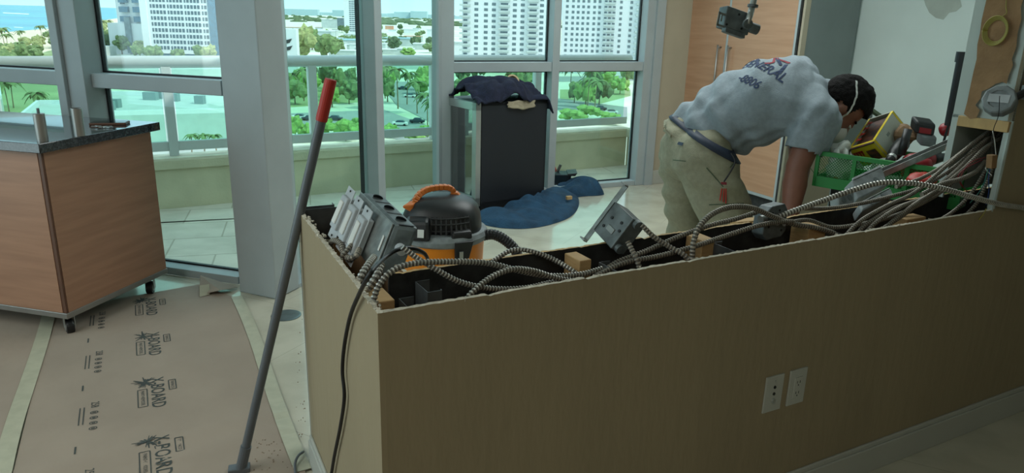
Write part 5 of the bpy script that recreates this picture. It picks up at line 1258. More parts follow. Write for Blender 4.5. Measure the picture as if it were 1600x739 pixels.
# ---- corner with the crate: low cabinet, boards, crate, box, tools
kc = atz(1283, 300, .78); kd = Vector((math.cos(R(6)), math.sin(R(6)), 0))
def D3(px, py, Y): return dep(px, py, Y)
cr0 = dep(1272, 290, 3.05); zc = cr0.z                      # lower left front corner of the crate
a_ = atz(1335, 301, zc); cd = (a_-cr0); cd.z = 0; cd.normalize(); cn = Vector((-cd.y, cd.x, 0))
cr0b = cr0 + cn*.10 + cd*.04
base = thing('base_cabinet', 'low beige base cabinet carcass standing behind the half wall under the green crate', 'cabinet', (cr0.x, cr0.y, 0))
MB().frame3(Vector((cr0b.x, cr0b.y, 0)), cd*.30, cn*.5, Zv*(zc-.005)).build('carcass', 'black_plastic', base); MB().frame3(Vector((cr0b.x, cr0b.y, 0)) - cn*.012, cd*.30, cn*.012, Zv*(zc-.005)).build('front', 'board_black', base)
# tall beige board and grey board leaning behind
def board(pxa, pxb, Y, z0, ytop, m_, label, th=.018, name='leaning_board'):
    a = dep(pxa, 250, Y); b = dep(pxb, 250, Y+.15); a.z = b.z = 0; zt = dep((pxa+pxb)/2, ytop, Y).z
    return tag(MB().seg(a, b, z0, zt, 0, th).build(name, m_, bevel=.002), label, 'board')
board(1226, 1304, 3.75, 0, 150, 'wall_beige', 'tall beige board standing behind the crate beside the man')
bp = board(1309, 1352, 3.95, 0, 168, 'panel_grey', 'grey board standing behind the printed carton')
a, b = dep(1345, 160, 3.85), dep(1384, 188, 3.8); tag(MB().tube([a, b], .014, 6).build('olive_bar', 'olive'), 'olive green bar leaning on top of the grey board', 'bar')
# green crate with mesh sides
CRL, CRW, CRH = .54, .30, .15
cr = thing('plastic_crate', 'green plastic mesh crate holding tools behind the half wall', 'crate', tuple(cr0))
def cp(x, y, z): return cr0 + cd*x + cn*y + Zv*z
fr_ = MB()
for (x0, y0, x1, y1) in ((0, 0, CRL, 0), (0, CRW, CRL, CRW), (0, 0, 0, CRW), (CRL, 0, CRL, CRW)):
    a, b = cp(x0, y0, 0), cp(x1, y1, 0); fr_.seg(a, b, zc+.0, zc+.045, -.006, .006).seg(a, b, zc+CRH-.018, zc+CRH, -.009, .009)
for x_ in (0, .15, .35, CRL):
    for y_ in (0, CRW): fr_.box(cp(x_, y_, CRH/2), (.016, .012, CRH), math.atan2(cd.y, cd.x))
fr_.build('frame', 'crate_green', cr, bevel=.001)
ms = MB()
for x_ in range(0, 56):
    for s_ in (-1, 1):
        xa = x_*.012; xb = xa + s_*(CRH-.063); 
        if -.15 < xa < CRL+.15:
            za, zb = .045, CRH-.018
            # clip to the side
            t0, t1 = 0.0, 1.0
            for lim in (0, CRL):
                if (xa-lim)*(xb-lim) < 0:
                    tt = (lim-xa)/(xb-xa)
                    if (xa < 0 and lim == 0) or (xa > CRL and lim == CRL): t0 = max(t0, tt)
                    else: t1 = min(t1, tt)
            if (xa < 0 and xb < 0) or (xa > CRL and xb > CRL) or t0 >= t1: continue
            for y_ in (0,): ms.tube([cp(xa+(xb-xa)*t0, y_, za+(zb-za)*t0), cp(xa+(xb-xa)*t1, y_, za+(zb-za)*t1)], .0013, 4, caps=False)
ms.build('mesh_side', 'crate_green', cr); MB().frame3(cp(0, 0, 0), cd*CRL, cn*CRW, Zv*.005).build('floor_panel', 'crate_green', cr)
# white plastic bag in the crate
mb = MB(); bc = cp(.075, .07, .065); mb.ell(bc, (.050, .05, .062), None, 28, 20)
for v in mb.v: 
    d_ = (v-bc); d_n = d_.normalized(); v += d_n*(.018*ns(d_n.x*3, d_n.y*3, d_n.z*3)+.012*abs(ns(d_n.x*8, d_n.y*8, d_n.z*8)))
    if d_n.z > .55: v += Vector((-.01, .0, .02*(1+math.sin(d_n.x*12))))
mb2 = MB(); mb2.ell(bc+Vector((-.005, .03, .095)), (.042, .04, .026), None, 18, 10)
for v in mb2.v: d_n = (v-bc).normalized(); v += d_n*.03*ns(v.x*30, v.y*30, v.z*30)
mb.add(mb2.v, mb2.f); tag(mb.build('plastic_bag', 'plastic_bag', smooth=True), 'crumpled white plastic bag in the left end of the green crate', 'bag')
tag(MB().lathe([(.018, 0), (.018, .012)], cp(.078, .020, .03), -cn, 16).build('copper_fitting', 'copper'), 'small copper coloured fitting in the crate under the white bag', 'fitting')
mb = MB(); bc = cp(.24, .12, .07); mb.ell(bc, (.07, .07, .055), None, 22, 14)
for v in mb.v: d_ = (v-bc).normalized(); v += d_*.03*ns(v.x*14, v.y*14, v.z*14)
tag(mb.build('plastic_bag', 'plastic_bag', smooth=True), 'flat crumpled clear bag in the middle of the green crate', 'bag')
# printed carton, tipped over on the crate
K = dep(1365, 222, 2.98); va = dep(1396, 173, 3.14) - K; vb = dep(1389, 249, 3.06) - K; vc_ = dep(1326, 234, 3.06) - K
bx = thing('printed_carton', 'yellow and white printed carton lying open on its side on the green crate', 'carton', tuple(K))
hn = va.cross(vb).normalized(); hn = hn if hn.y < 0 else -hn
th_ = .02
MB().frame3(K, va, vb, vc_.normalized()*.004).frame3(K + vc_ - vc_.normalized()*.004, va, vb, vc_.normalized()*.004).frame3(K+va*.98, va*.02, vb, vc_).build('carton_shell', 'box_white', bx)
MB().frame3(K + vb*.97, va, vb*.03, vc_).build('carton_back', 'box_white', bx)
pf = MB().frame3(K - va*.004, va*.02, vb, vc_).build('printed_face', 'box_yellow', bx)
MB().frame3(K + vc_*.1 + va*.06 + vb*.10, va*.85, vb*.05, vc_*.8).build('dark_inside', 'box_dark', bx)
MB().frame3(K - vb*.01, va*1.0, vb*.02, vc_*.10).frame3(K - vb*.01, va*.08, vb*.02, vc_*1.0).frame3(K - vb*.01 + vc_*.94, va*1.0, vb*.02, vc_*.06).build('yellow_edge', 'box_yellow', bx)
o_ = K - va*.012
m = MB(); m.frame3(o_ + vb*.30 + vc_*.12, -va*.006, vb*.62, vc_*.36); m.build('picture_print', 'box_dark', bx)
m = MB()
for k in range(4):
    q = o_ + vb*.22 + vc_*(.58+.10*k); m.frame3(q, -va*.008, vb*.26+vc_*.05, vc_*.045); m.frame3(q + vc_*.02 + vb*.0, -va*.008, vb*.10, vc_*.07)
m.build('red_print', 'box_red', bx)
m = MB()
for k in range(4):
    q = K - vb*.03 + vc_*(.80) + va*(.18+.18*k); m.frame3(q, va*.12, -vb*.01, vc_*.05); m.frame3(q + va*.03, va*.05, -vb*.01, -vc_*.14)
m.build('red_print', 'box_red', bx)
MB().frame3(K - va*.03 - vb*.02, va*.05, vb*.05, vc_).build('closing_flap', 'box_dark', bx)
MB().frame3(K + va*.40 + vb*.30 - vc_*.012, va*.10, vb*.12, vc_*.01).build('grey_mark', 'putty', bx)
MB().frame3(K + va*.93 - vb*.0 - vc_*.01, va*.05, vb*1, vc_*.02).frame3(K + va*.02 - vc_*.01, va*.06, vb*.9, vc_*.008).build('yellow_trim', 'box_yellow', bx)
# power tools in the crate
def drill(c, d, up, label, body='red_tool', s=1.0):
    c, d, up = Vector(c), Vector(d).normalized(), Vector(up); up = (up - d*up.dot(d)).normalized(); sd = d.cross(up)
    t = thing('cordless_drill', label, 'power tool', tuple(c))
    MB().lathe([(.001, -.075*s), (.024*s, -.07*s), (.032*s, -.05*s), (.033*s, .02*s), (.028*s, .045*s)], c, d, 20).build('motor_body', body, t, smooth=True)
    MB().lathe([(.026*s, .045*s), (.024*s, .06*s), (.018*s, .085*s), (.017*s, .10*s), (.008*s, .11*s)], c, d, 18).build('chuck', 'black_plastic', t, smooth=True)
    h0 = c - d*.03*s - up*.02*s; h1 = h0 - up*.12*s - d*.015*s
    MB().tube([h0, (h0+h1)/2 + d*.004, h1], .02*s, 10, rs=[.022*s, .018*s, .02*s]).build('grip', 'black_plastic', t, smooth=True)
    MB().frame3(h1 - d*.05*s - sd*.036*s - up*.05*s, d*.11*s, sd*.072*s, up*.05*s).build('battery', 'black_plastic', t, bevel=.006)
    MB().frame3(h1 - d*.03*s - sd*.038*s - up*.036*s, d*.07*s, sd*.004*s, up*.022*s).build('battery_label', body, t)
    return t
drill(dep(1440, 250, 2.95), (.95, .1, .12), (-.2, -.6, .6), 'red and black cordless drill lying on the crate, higher of the two')
drill(dep(1424, 262, 2.85), (-.9, .2, -.2), (.2, -.3, .8), 'red cordless driver lying low in the crate beside the steel channel')
c = dep(1440, 206, 3.05); t = thing('battery_pack', 'black battery pack with a red label on top of the tool pile', 'battery', tuple(c)); X = Vector((.98, .0, -.12))*.085; Y_ = Vector((0, .8, .3))*.07
MB().frame3(c - X*.5 - Y_*.5, X, Y_, Zv*.05).build('case', 'black_plastic', t, bevel=.01); MB().frame3(c - X*.32 - Y_*.52 + Zv*.008, X*.6, Y_*.03, Zv*.022).build('label', 'red_tool', t)
MB().frame3(c - X*.15 - Y_*.55 - Zv*.045, X*.8, Y_*.8, Zv*.045).build('foot', 'dusty_grey', t, bevel=.008)
c = dep(1392, 248, 2.95); dd_ = (dep(1412, 222, 3.05) - c).normalized()
t = thing('black_tool', 'black nozzled tool leaning beside the printed carton', 'power tool', tuple(c)); MB().lathe([(.012, -.03), (.018, -.01), (.018, .02), (.026, .03), (.03, .07), (.03, .13), (.022, .15)], c, dd_, 18).build('body', 'black_plastic', t, smooth=True); MB().lathe([(.0185, .0), (.0195, .004), (.0195, .012), (.0185, .016)], c, dd_, 18).build('ring', 'steel', t)
c = dep(1408, 242, 2.9); tag(MB().tube([c, c + Vector((.02, .02, .10))], .016, 12).build('red_tipped_tool', 'black_plastic', smooth=True), 'short black tube tool leaning between the carton and the drills', 'tool')
m = MB(); bc = dep(1418, 212, 3.1); m.ell(bc, (.05, .04, .045), None, 14, 10)
for v in m.v: v += (v-bc).normalized()*.03*ns(v.x*25, v.y*25, v.z*25)
tag(m.build('paper_bag', 'cardboard', smooth=False), 'crumpled brown paper bag behind the tools', 'bag')
c = dep(1470, 205, 3.05); tag(MB().lathe([(.02, 0), (.028, .01), (.028, .03), (.02, .045), (.0, .05)], c, (.5, -.6, .4), 14).build('red_knob_tool', 'red_tool', smooth=True), 'small red tool end right of the battery pack', 'tool')
m = MB(); bc = dep(1440, 281, 2.7); m.ell(bc, (.06, .05, .022), None, 16, 8)
for v in m.v: v += (v-bc).normalized()*.014*ns(v.x*30, v.y*30, v.z*30)
tag(m.build('red_rag', 'red_cap', smooth=True), 'red rag in the right end of the crate', 'cloth')
# plastic device boxes lying before the crate
def dbox(p0, p1, p2, Y0, Y1, Y2, dpt, label):
    O = dep(*p0, Y0); X = dep(*p1, Y1)-O; Y = dep(*p2, Y2)-O; n_ = X.cross(Y).normalized(); n_ = n_ if n_.y > 0 else -n_
    t = thing('plastic_device_box', label, 'electrical box', tuple(O)); MB().frame3(O, X, Y, n_*dpt).build('body', 'dusty_grey', t, bevel=.006)
    for a_ in (.3, .7): disc(t, 'knockout', O + X*a_ + Y*.5 - n_*.0005, -n_, .011, .0012, 'galv_dark', 18)
    MB().frame3(O + X*.05 - Y*.08 - n_*.002, X*.9, Y*.10, n_*.006).build('lip', 'device_grey', t, bevel=.001); return t
dbox((1330, 282), (1378, 260), (1340, 312), 2.62, 2.72, 2.55, .05, 'large grey plastic box lying before the green crate')
dbox((1343, 318), (1392, 293), (1347, 330), 2.40, 2.55, 2.36, .05, 'long grey plastic box lying below the larger one at the crate')
dbox((1310, 305), (1334, 296), (1312, 326), 2.45, 2.5, 2.42, .04, 'small pale grey plastic box left of the long one')
# black pipe by the column
a, b, c = dep(1512, 89, 3.0), dep(1502, 89, 3.0), dep(1482, 196, 3.0)
m = MB(); m.tube([a, b+Vector((.012, 0, 0))], .017, 14); m.lathe([(.021, -.02), (.021, .02)], b, (0, 0, 1), 14); m.tube([b, c], .016, 14); m.tube([c, c+Vector((-.012, 0, -.12))], .005, 8)
tag(m.build('black_pipe', 'pipe_black', smooth=False), 'black pipe with an elbow standing behind the torn column', 'pipe')
tag(MB().frame3(dep(1478, 236, 2.72), Vector((.02, .0, .135)), Vector((.062, .05, .02)), Vector((.0, .01, 0))).build('torn_board_piece', 'torn_paper', bevel=.004), 'torn brown board piece stuck at the left of the column mouth', 'board')
# ================================================================== THE WORKER
def fuse(mb, voxel, smooth_it=6, name='tmp'):
    """one continuous skin from overlapping volumes"""
    me = bpy.data.meshes.new('t'); o = bpy.data.objects.new('t', me); COL.objects.link(o)
    me.from_pydata([tuple(v) for v in mb.v], [], mb.f); b_ = bmesh.new(); b_.from_mesh(me)
    bmesh.ops.recalc_face_normals(b_, faces=b_.faces); b_.to_mesh(me); b_.free()
    r = o.modifiers.new('r', 'REMESH'); r.mode = 'VOXEL'; r.voxel_size = voxel
    s_ = o.modifiers.new('s', 'SMOOTH'); s_.iterations = smooth_it; s_.factor = .5
    dg = bpy.context.evaluated_depsgraph_get(); m2 = bpy.data.meshes.new_from_object(o.evaluated_get(dg))
    out = MB(); out.v = [v.co.copy() for v in m2.vertices]; out.f = [list(p.vertices) for p in m2.polygons]; out.mi = [0]*len(out.f)
    nrm = [v.normal.copy() for v in m2.vertices]
    bpy.data.objects.remove(o); return out, nrm
def bvh_of(mb): return BVHTree.FromPolygons([tuple(v) for v in mb.v], mb.f)
def hit(bv, px, py):
    r = ray(px, py).normalized(); h = bv.ray_cast(Vector((0, 0, EYE)), r)
    if h[0] is None: h = bv.find_nearest(dep(px, py, 3.25))
    return h[0], h[1]
def limb(mb, pts, rad, n=14):
    P = []; Rr = []; pts = [Vector(p) for p in pts]
    for i in range(len(pts)-1):
        for k in range(6): t = k/6; P.append(pts[i].lerp(pts[i+1], t)); Rr.append(rad[i]*(1-t)+rad[i+1]*t)
    P.append(pts[-1]); Rr.append(rad[-1]); mb.tube(P, 0, n, rs=Rr)
    for p, r in zip(pts, rad): mb.ell(p, (r, r, r), None, 12, 8)
LAT = Vector((.05, -.87, -.48)).normalized()
spn = [dep(1075, 222, 3.40), dep(1108, 196, 3.38), dep(1150, 172, 3.34), dep(1195, 156, 3.30), dep(1238, 150, 3.27), dep(1264, 150, 3.25)]
def trunk(mb, prof, ext=0.0, n=28):
    rings = []
    for i, (wl, bb_, bf_) in enumerate(prof):
        t = (spn[min(i+1, len(spn)-1)] - spn[max(i-1, 0)]).normalized(); L_ = (LAT - t*LAT.dot(t)).normalized(); B_ = L_.cross(t); B_ = B_ if B_.z > 0 else -B_
        ring = []
        for k in range(n):
            a = 2*math.pi*k/n; ca, sa = math.cos(a), math.sin(a)
            ring.append(spn[i] + L_*(wl*math.copysign(abs(ca)**.85, ca)) + B_*((bb_ if sa > 0 else bf_)*math.copysign(abs(sa)**.9, sa)))
        rings.append(ring)
    mb.loft(rings)
shR = spn[5] + LAT*.165 + Vector((-.015, 0, 0)); shL = spn[5] - LAT*.165
elR, wrR = dep(1246, 262, 3.08), dep(1234, 338, 3.02)
elL, wrL = dep(1250, 262, 3.34), dep(1236, 340, 3.16)
hipR, hipL = dep(1098, 246, 3.27), dep(1072, 238, 3.50)
knR, knL = dep(1150, 372, 3.16), dep(1072, 386, 3.60)
anR, anL = dep(1140, 536, 3.20), dep(1060, 508, 3.68)
anR.z = anL.z = .09
CD = Vector((.86, -.04, .48)).normalized(); FD = Vector((.42, -.10, -.90)); FD = (FD - CD*FD.dot(CD)).normalized(); LD_ = CD.cross(FD); LD_ = LD_ if LD_.y < 0 else -LD_
HC = dep(1312, 170, 3.20)
def hp_(c, f, l): return HC + CD*c + FD*f + LD_*l
man = thing('person', 'person in grey t-shirt, khaki trousers and white mask bending over behind the half wall', 'person', (hipR.x, hipR.y, 0))
# body, one continuous surface
b = MB()
trunk(b, [(.12, .08, .09), (.125, .085, .09), (.15, .10, .105), (.165, .105, .11), (.175, .10, .10), (.12, .07, .08)])
b.ell(spn[0]+Vector((.03, 0, -.02)), (.11, .12, .10)); 
limb(b, [hipR, knR, anR], [.088, .058, .042]); limb(b, [hipL, knL, anL], [.088, .058, .042])
limb(b, [shR, elR, wrR], [.060, .050, .034]); limb(b, [shL, elL, wrL], [.060, .048, .032])
limb(b, [elR, elR.lerp(wrR, .35), wrR], [.048, .052, .034])
limb(b, [spn[5], spn[5]+Vector((.06, 0, -.0)), hp_(-.04, -.02, 0)], [.085, .066, .062])
# head: skull, face wedge, jaw, nose, ears, brow
m3 = Matrix((CD, FD, LD_)).transposed()
b.ell(hp_(.025, -.012, 0), (.098, .100, .078), m3, 24, 16); b.ell(hp_(-.035, .035, 0), (.085, .062, .062), m3, 20, 12)
b.ell(hp_(-.085, .045, 0), (.035, .045, .045), m3, 16, 10)
b.tube([hp_(.005, .088, 0), hp_(-.022, .112, 0), hp_(-.034, .102, 0)], 0, 8, rs=[.007, .013, .014])
b.tube([hp_(.012, .083, -.04), hp_(.014, .09, 0), hp_(.012, .083, .04)], .008, 8)
for s_ in (-1, 1):
    b.ell(hp_(-.012, -.010, .078*s_), (.032, .018, .009), m3, 14, 8)
    b.ell(hp_(-.03, -.004, .076*s_), (.010, .010, .008), m3, 10, 6)
b.tube([hp_(-.062, .094, -.02), hp_(-.062, .098, 0), hp_(-.062, .094, .02)], .008, 8)
def hand(b, wr, d, side, curl=.5):
    d = d.normalized(); s_ = side.normalized(); s_ = (s_ - d*s_.dot(d)).normalized(); nrm_ = d.cross(s_)
    mm = Matrix((s_, nrm_, d)).transposed(); b.ell(wr + d*.052, (.042, .016, .055), mm, 16, 10)
    for k, (off, L) in enumerate(((-.032, .072), (-.011, .082), (.011, .076), (.031, .060))):
        p0 = wr + d*.092 + s_*off; a = curl; q = [p0]; dd_ = d.copy()
        for j, f in enumerate((.45, .32, .23)):
            dd_ = (Matrix.Rotation(a*(.7+.3*j), 3, s_) @ dd_); q.append(q[-1] + dd_*L*f)
        b.tube(q, 0, 10, rs=[.0095, .009, .0082, .007]); 
        for p, r in zip(q, (.0095, .009, .0082, .0072)): b.ell(p, (r, r, r), None, 8, 6)
    t0 = wr + d*.03 - s_*.036; t1 = t0 + (d*.6 - s_*.7).normalized()*.034; t2 = t1 + (d*.85 - s_*.25 + nrm_*.3).normalized()*.030
    b.tube([t0, t1, t2], 0, 10, rs=[.013, .011, .009]); b.ell(t2, (.009, .009, .009), None, 8, 6)
hand(b, wrR, (wrR-elR)*1.0 + Vector((.01, .05, 0)), Vector((.6, -.6, 0)), .55); hand(b, wrL, (wrL-elL), Vector((-.6, .4, 0)), .55)
for an, s_ in ((anR, 1), (anL, 1)): b.ell(an+Vector((.05, .0, -.045)), (.10, .04, .04))
body, _n = fuse(b, .0075, 3); body.build('body', 'skin', man, smooth=True)
bvB = bvh_of(body)
# trousers
b = MB(); b.ell(spn[0]+Vector((.02, 0, -.03)), (.145, .17, .13)); b.ell(dep(1071, 240, 3.38), (.115, .16, .125))
w0 = spn[0].lerp(spn[1], .55); rings = []
for f_, a_, c_ in ((-.3, .165, .14), (.1, .16, .125), (.42, .155, .115)):
    c = spn[0].lerp(spn[1], f_); t = (spn[1]-spn[0]).normalized(); L_ = (LAT - t*LAT.dot(t)).normalized(); B_ = L_.cross(t)
    rings.append([c + L_*a_*math.cos(2*math.pi*k/24) + B_*c_*math.sin(2*math.pi*k/24) for k in range(24)])
b.loft(rings)
limb(b, [hipR, hipR.lerp(knR, .5), knR, knR.lerp(anR, .5), anR+Vector((0, 0, .0))], [.142, .125, .098, .088, .078], 18)
limb(b, [hipL, hipL.lerp(knL, .5), knL, knL.lerp(anL, .5), anL+Vector((0, 0, .0))], [.135, .112, .088, .082, .075], 18)
tr, nr = fuse(b, .012, 6)
for i, v in enumerate(tr.v):
    w = .010*ns(v.x*7, v.y*7, v.z*16) + .006*math.sin(v.z*46 + v.x*18 + 5*ns(v.x*5, v.y*5, v.z*3)) * (1 if v.z < .85 else .35); tr.v[i] = v + nr[i]*w
tr.build('trousers', 'khaki', man, smooth=True); bvT = bvh_of(tr)
for an in (anR, anL):
    m = MB(); m.ell(an+Vector((.045, .0, -.045)), (.15, .055, .045)); m.ell(an+Vector((-.03, 0, -.02)), (.06, .05, .065))
    for v in m.v: v.z = max(v.z, .0)
    s_, _q = fuse(m, .01, 3); 
    for v in s_.v: v.z = max(v.z, .001)
    s_.build('shoe', 'shoe', man, smooth=True)
# t-shirt
b = MB(); trunk(b, [(.168, .112, .15), (.172, .122, .175), (.178, .148, .205), (.185, .165, .175), (.195, .150, .135), (.15, .115, .11)])
limb(b, [spn[4].lerp(shR, .6), shR, shR.lerp(elR, .30), shR.lerp(elR, .60)], [.11, .098, .088, .082], 20)
limb(b, [spn[4].lerp(shL, .6), shL, shL.lerp(elL, .60)], [.10, .088, .078], 20)
limb(b, [spn[5], spn[5]+Vector((.045, 0, .004))], [.095, .075])
sh, nr = fuse(b, .011, 7)
ax0 = (spn[4]-spn[1]).normalized()
for i, v in enumerate(sh.v):
    s_ = (v-spn[1]).dot(ax0); lo_ = max(0, 1-s_/.45)
    w = .006*ns(v.x*8, v.y*6, v.z*8) + lo_*.010*math.sin(s_*58 + 9*ns(v.x*4, v.y*4, v.z*4)) + .0035*math.sin(v.x*60-v.z*34+7*ns(v.x*5, v.y*5, v.z*5)) + .0025*math.sin(v.x*34+v.z*60+8*ns(v.x*4, v.z*4))
    sh.v[i] = v + nr[i]*w
# open hem, sleeve ends: drop faces beyond the hem planes
t0_ = (spn[1]-spn[0]).normalized(); hemp = spn[0].lerp(spn[1], .42)
def cut(mb, tests):
    keep = []; mk = []
    for f, m_ in zip(mb.f, mb.mi):
        c = sum((mb.v[i] for i in f), Vector())/len(f)
        if not any(t(c) for t in tests): keep.append(f); mk.append(m_)
    mb.f = keep; mb.mi = mk
aR = (elR-shR).normalized(); hR_ = shR.lerp(elR, .60); aL = (elL-shL).normalized(); hL_ = shL.lerp(elL, .60)
nk = spn[5]+Vector((.085, 0, .02)); nkd = Vector((1, 0, .1)).normalized()
cut(sh, [lambda c: (c-hemp).dot((t0_ + Vector((0, 0, .25))).normalized()) < -.015, lambda c: (c-hR_).dot(aR) > .012 and (c-hR_).length < .14, lambda c: (c-hL_).dot(aL) > .012 and (c-hL_).length < .14, lambda c: (c-nk).dot(nkd) > .0 and (c-nk).length < .09])
sho = sh.build('shirt', 'shirt', man, smooth=True, solid=.004); bvS = bvh_of(sh)
# neckband
m = MB(); L_ = LAT.copy(); c = spn[5]+Vector((.078, 0, .008)); B_ = L_.cross(nkd).normalized()
ring = []
for k in range(25):
    a = 2*math.pi*k/24; d = L_*math.cos(a)+B_*math.sin(a); h = bvS.find_nearest(c + d*.08); ring.append(h[0] if h[0] else c+d*.07)
# print on the back
def on_shirt(O, X, Y, txt, size, m_, nm, squeeze=1.0, bold=.0):
    vs, fs = text_mesh(txt, size, bold, squeeze); N_ = X.cross(Y).normalized(); out = []
    for x, y in vs:
        p = O + X*x + Y*y; h = bvS.ray_cast(p + N_*.25, -N_); h = h if h[0] else bvS.find_nearest(p); out.append(h[0] + h[1].normalized()*.0045)
    mb = MB(); mb.add(out, fs); mb.build(nm, m_, man)
p1_, n1_ = hit(bvS, 1190, 104); pa, _ = hit(bvS, 1172, 92); pb_, _ = hit(bvS, 1216, 126)
X_ = (pb_-pa).normalized(); Y0 = ax0 - X_*ax0.dot(X_); Y_ = Y0.normalized()
if X_.cross(Y_).dot(n1_) < 0: X_ = -X_
on_shirt(p1_, X_, Y_, 'GENERAL', .066, 'print_navy', 'shirt_print', .95, .0012)
on_shirt(p1_ - Y_*.09 + X_*.02, X_, Y_, '-8806', .058, 'print_navy', 'shirt_print', .9, .0008)
def strip_on(pts, w, m_, nm, bv=None, lift=.0045, par=None):
    bv = bv or bvS; P = []
    for q in pts: 
        h, n_ = hit(bv, *q)
        if h: P.append((h + n_*lift, n_))
    mb = MB(); L = []
    for i, (p, n_) in enumerate(P):
        d = (P[min(i+1, len(P)-1)][0]-P[max(i-1, 0)][0]).normalized(); s_ = d.cross(n_).normalized()*w/2; L += [p-s_, p+s_]
    if len(P) > 1:
        mb.add(L, [(2*i, 2*i+1, 2*i+3, 2*i+2) for i in range(len(P)-1)]); return mb.build(nm, m_, par or man)
def lin(a, b, n=10): return [(a[0]+(b[0]-a[0])*i/n, a[1]+(b[1]-a[1])*i/n) for i in range(n+1)]
strip_on(lin((1196, 90), (1208, 91)) + lin((1208, 91), (1234, 100)), .012, 'print_red', 'shirt_print')
strip_on(lin((1214, 92), (1220, 103)), .014, 'print_navy', 'shirt_print'); strip_on(lin((1229, 102), (1217, 116)), .016, 'print_navy', 'shirt_print')
strip_on(lin((1178, 88), (1186, 96)), .012, 'print_navy', 'shirt_print')
# belt, loops and pocket details
tB = ((spn[1]-spn[0]).normalized() + Vector((0, 0, .75))).normalized(); LB = (LAT - tB*LAT.dot(tB)).normalized(); BB = LB.cross(tB); mb = MB(); rgs = []
for f_ in (.052, .068, .084):
    c = spn[0] + tB*f_; rg = []
    for k in range(48):
        d = LB*math.cos(2*math.pi*k/48) + BB*math.sin(2*math.pi*k/48); h = bvT.ray_cast(c + d*.4, -d); rg.append((h[0] if h[0] else c + d*.15) + d*.006)
    rgs.append(rg)
mb.loft(rgs, caps=False); mb.build('belt', 'belt_navy', man, smooth=True, solid=.004)
strip_on(lin((1041, 190), (1040, 205)), .012, 'khaki', 'belt_loop', bvT, .010)
strip_on(lin((1060, 224), (1068, 226)), .014, 'belt_navy', 'pocket_label', bvT, .004)
strip_on(lin((1052, 250), (1072, 252), 6), .004, 'olive', 'pocket_seam', bvT, .002)
strip_on(lin((1104, 262), (1130, 292)) , .005, 'olive', 'pocket_seam', bvT, .002); strip_on(lin((1140, 262), (1160, 240)), .005, 'olive', 'pocket_seam', bvT, .002)
strip_on(lin((1108, 320), (1162, 318)), .005, 'olive', 'pocket_seam', bvT, .002)
h, n_ = hit(bvT, 1130, 285)
if h:
    kt = MB(); kt.frame3(h + n_*.006 + Vector((-.012, 0, .0)), Vector((.026, 0, 0)), -n_*.004, Vector((.004, 0, -.036))); kt.build('red_tag', 'print_red', man, bevel=.003)
    kt = MB(); 
    for j, dx in enumerate((-.006, .004, .012)): kt.tube([h + n_*.010 + Vector((dx, 0, -.03)), h + n_*.012 + Vector((dx*1.5, 0, -.085-.006*j))], .003, 6)
    kt.build('red_lanyard', 'red_cap', man)
    MB().tube(spline([h + n_*.01, h + n_*.02 + Vector((.02, 0, .04)), h + n_*.02 + Vector((.035, 0, .085)), h+n_*.0 + Vector((.02, 0, .13))], .01), .0035, 8).build('cord', 'black_rubber', man)
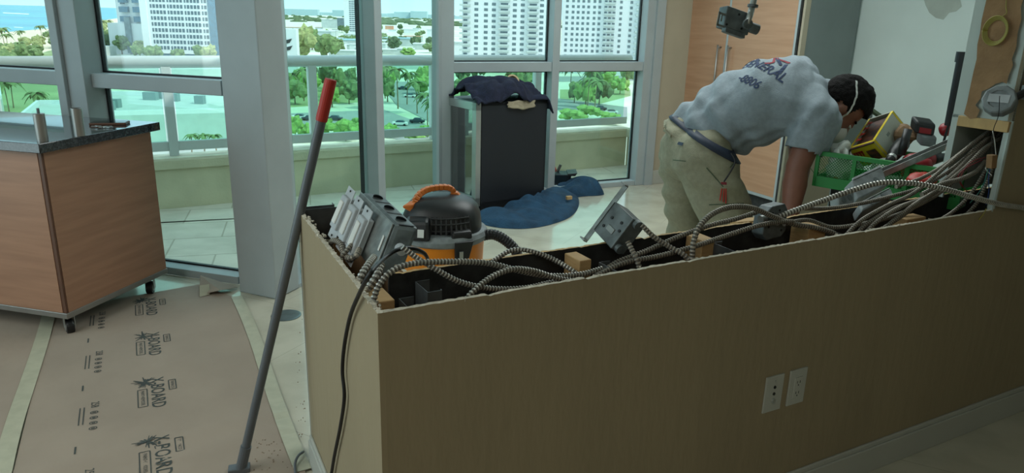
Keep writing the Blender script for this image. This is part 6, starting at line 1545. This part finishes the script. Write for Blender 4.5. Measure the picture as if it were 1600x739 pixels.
# hair
b = MB(); b.ell(hp_(.040, -.016, 0), (.108, .118, .088), m3, 28, 18); rh = random.Random(4)
for k in range(70):
    a = rh.uniform(-1.2, 1.2); bb_ = rh.uniform(-2.2, .9); r = .092
    c = hp_(.045 + math.cos(bb_)*math.cos(a)*r*1.0, -.012 + math.sin(bb_+.0)*math.cos(a)*r*-.2 + .075*math.sin(-bb_)*-1*math.cos(a), math.sin(a)*.075)
    if (c-HC).dot(CD) > .04: s_ = rh.uniform(.014, .024); b.ell(c, (s_, s_, s_), None, 8, 6)
hr, nr = fuse(b, .006, 2)
for i, v in enumerate(hr.v): hr.v[i] = v + nr[i]*(.004*ns(v.x*60, v.y*60, v.z*60))
def face_cut(c):
    q = c-HC; cc_, ff, ll = q.dot(CD), q.dot(FD), abs(q.dot(LD_))
    if ff > .02 and cc_ < .055 + (ff-.02)*.35: return True       # face below the hairline
    if cc_ < -.035 and ff > -.03: return True                     # round the ear and down the jaw
    if ff > -.045 and ff <= .02 and cc_ < -.0 : return True
    if cc_ < -.072: return True
    return False
cut(hr, [face_cut]); hr.build('hair', 'hair', man, smooth=True, solid=.003)
# eyes (closed lids cast down), brows
for s_ in (-1, 1):
    MB().tube([hp_(.024, .082, .014*s_), hp_(.029, .083, .03*s_), hp_(.024, .073, .05*s_)], .0045, 8).build('eyebrow', 'hair', man, smooth=True)
    MB().ell(hp_(.002, .082, .030*s_), (.008, .010, .013), m3, 12, 8).build('eye', 'label_white', man, smooth=True)
    MB().ell(hp_(.006, .083, .030*s_), (.0085, .0115, .0145), m3, 12, 8).build('eyelid', 'skin', man, smooth=True)
# dust mask with two straps
b = MB(); b.ell(hp_(-.058, .082, 0), (.052, .052, .056), m3, 24, 14); mk, nr = fuse(b, .006, 3)
mo = mk.build('dust_mask', 'mask_white', man, smooth=True)
def strap(pts, name='strap'):
    P = spline(pts, .004); out = []
    for p in P:
        h = bvH.find_nearest(p); out.append(h[0] + h[1].normalized()*.003 if h[0] else p)
    mb = MB(); k = len(out); V_ = []
    for i, p in enumerate(out):
        d = (out[min(i+1, k-1)]-out[max(i-1, 0)]).normalized(); n_ = (p-HC).normalized(); s_ = d.cross(n_).normalized()*.0035; V_ += [p-s_, p+s_]
    mb.add(V_, [(2*i, 2*i+1, 2*i+3, 2*i+2) for i in range(k-1)]); mb.build(name, 'mask_white', mo, solid=.0025)
bothv = MB(); bothv.add(body.v, body.f); bothv.add(hr.v, hr.f); bvH = bvh_of(bothv)
strap([hp_(-.075, .065, .060), hp_(-.035, .035, .085), hp_(.01, .01, .09), hp_(.05, -.03, .095), hp_(.075, -.07, .07), hp_(.085, -.10, .0), hp_(.075, -.07, -.07)])
strap([hp_(-.085, .05, .05), hp_(-.10, .0, .07), hp_(-.115, -.045, .07), hp_(-.10, -.09, .05), hp_(-.09, -.11, .0)])
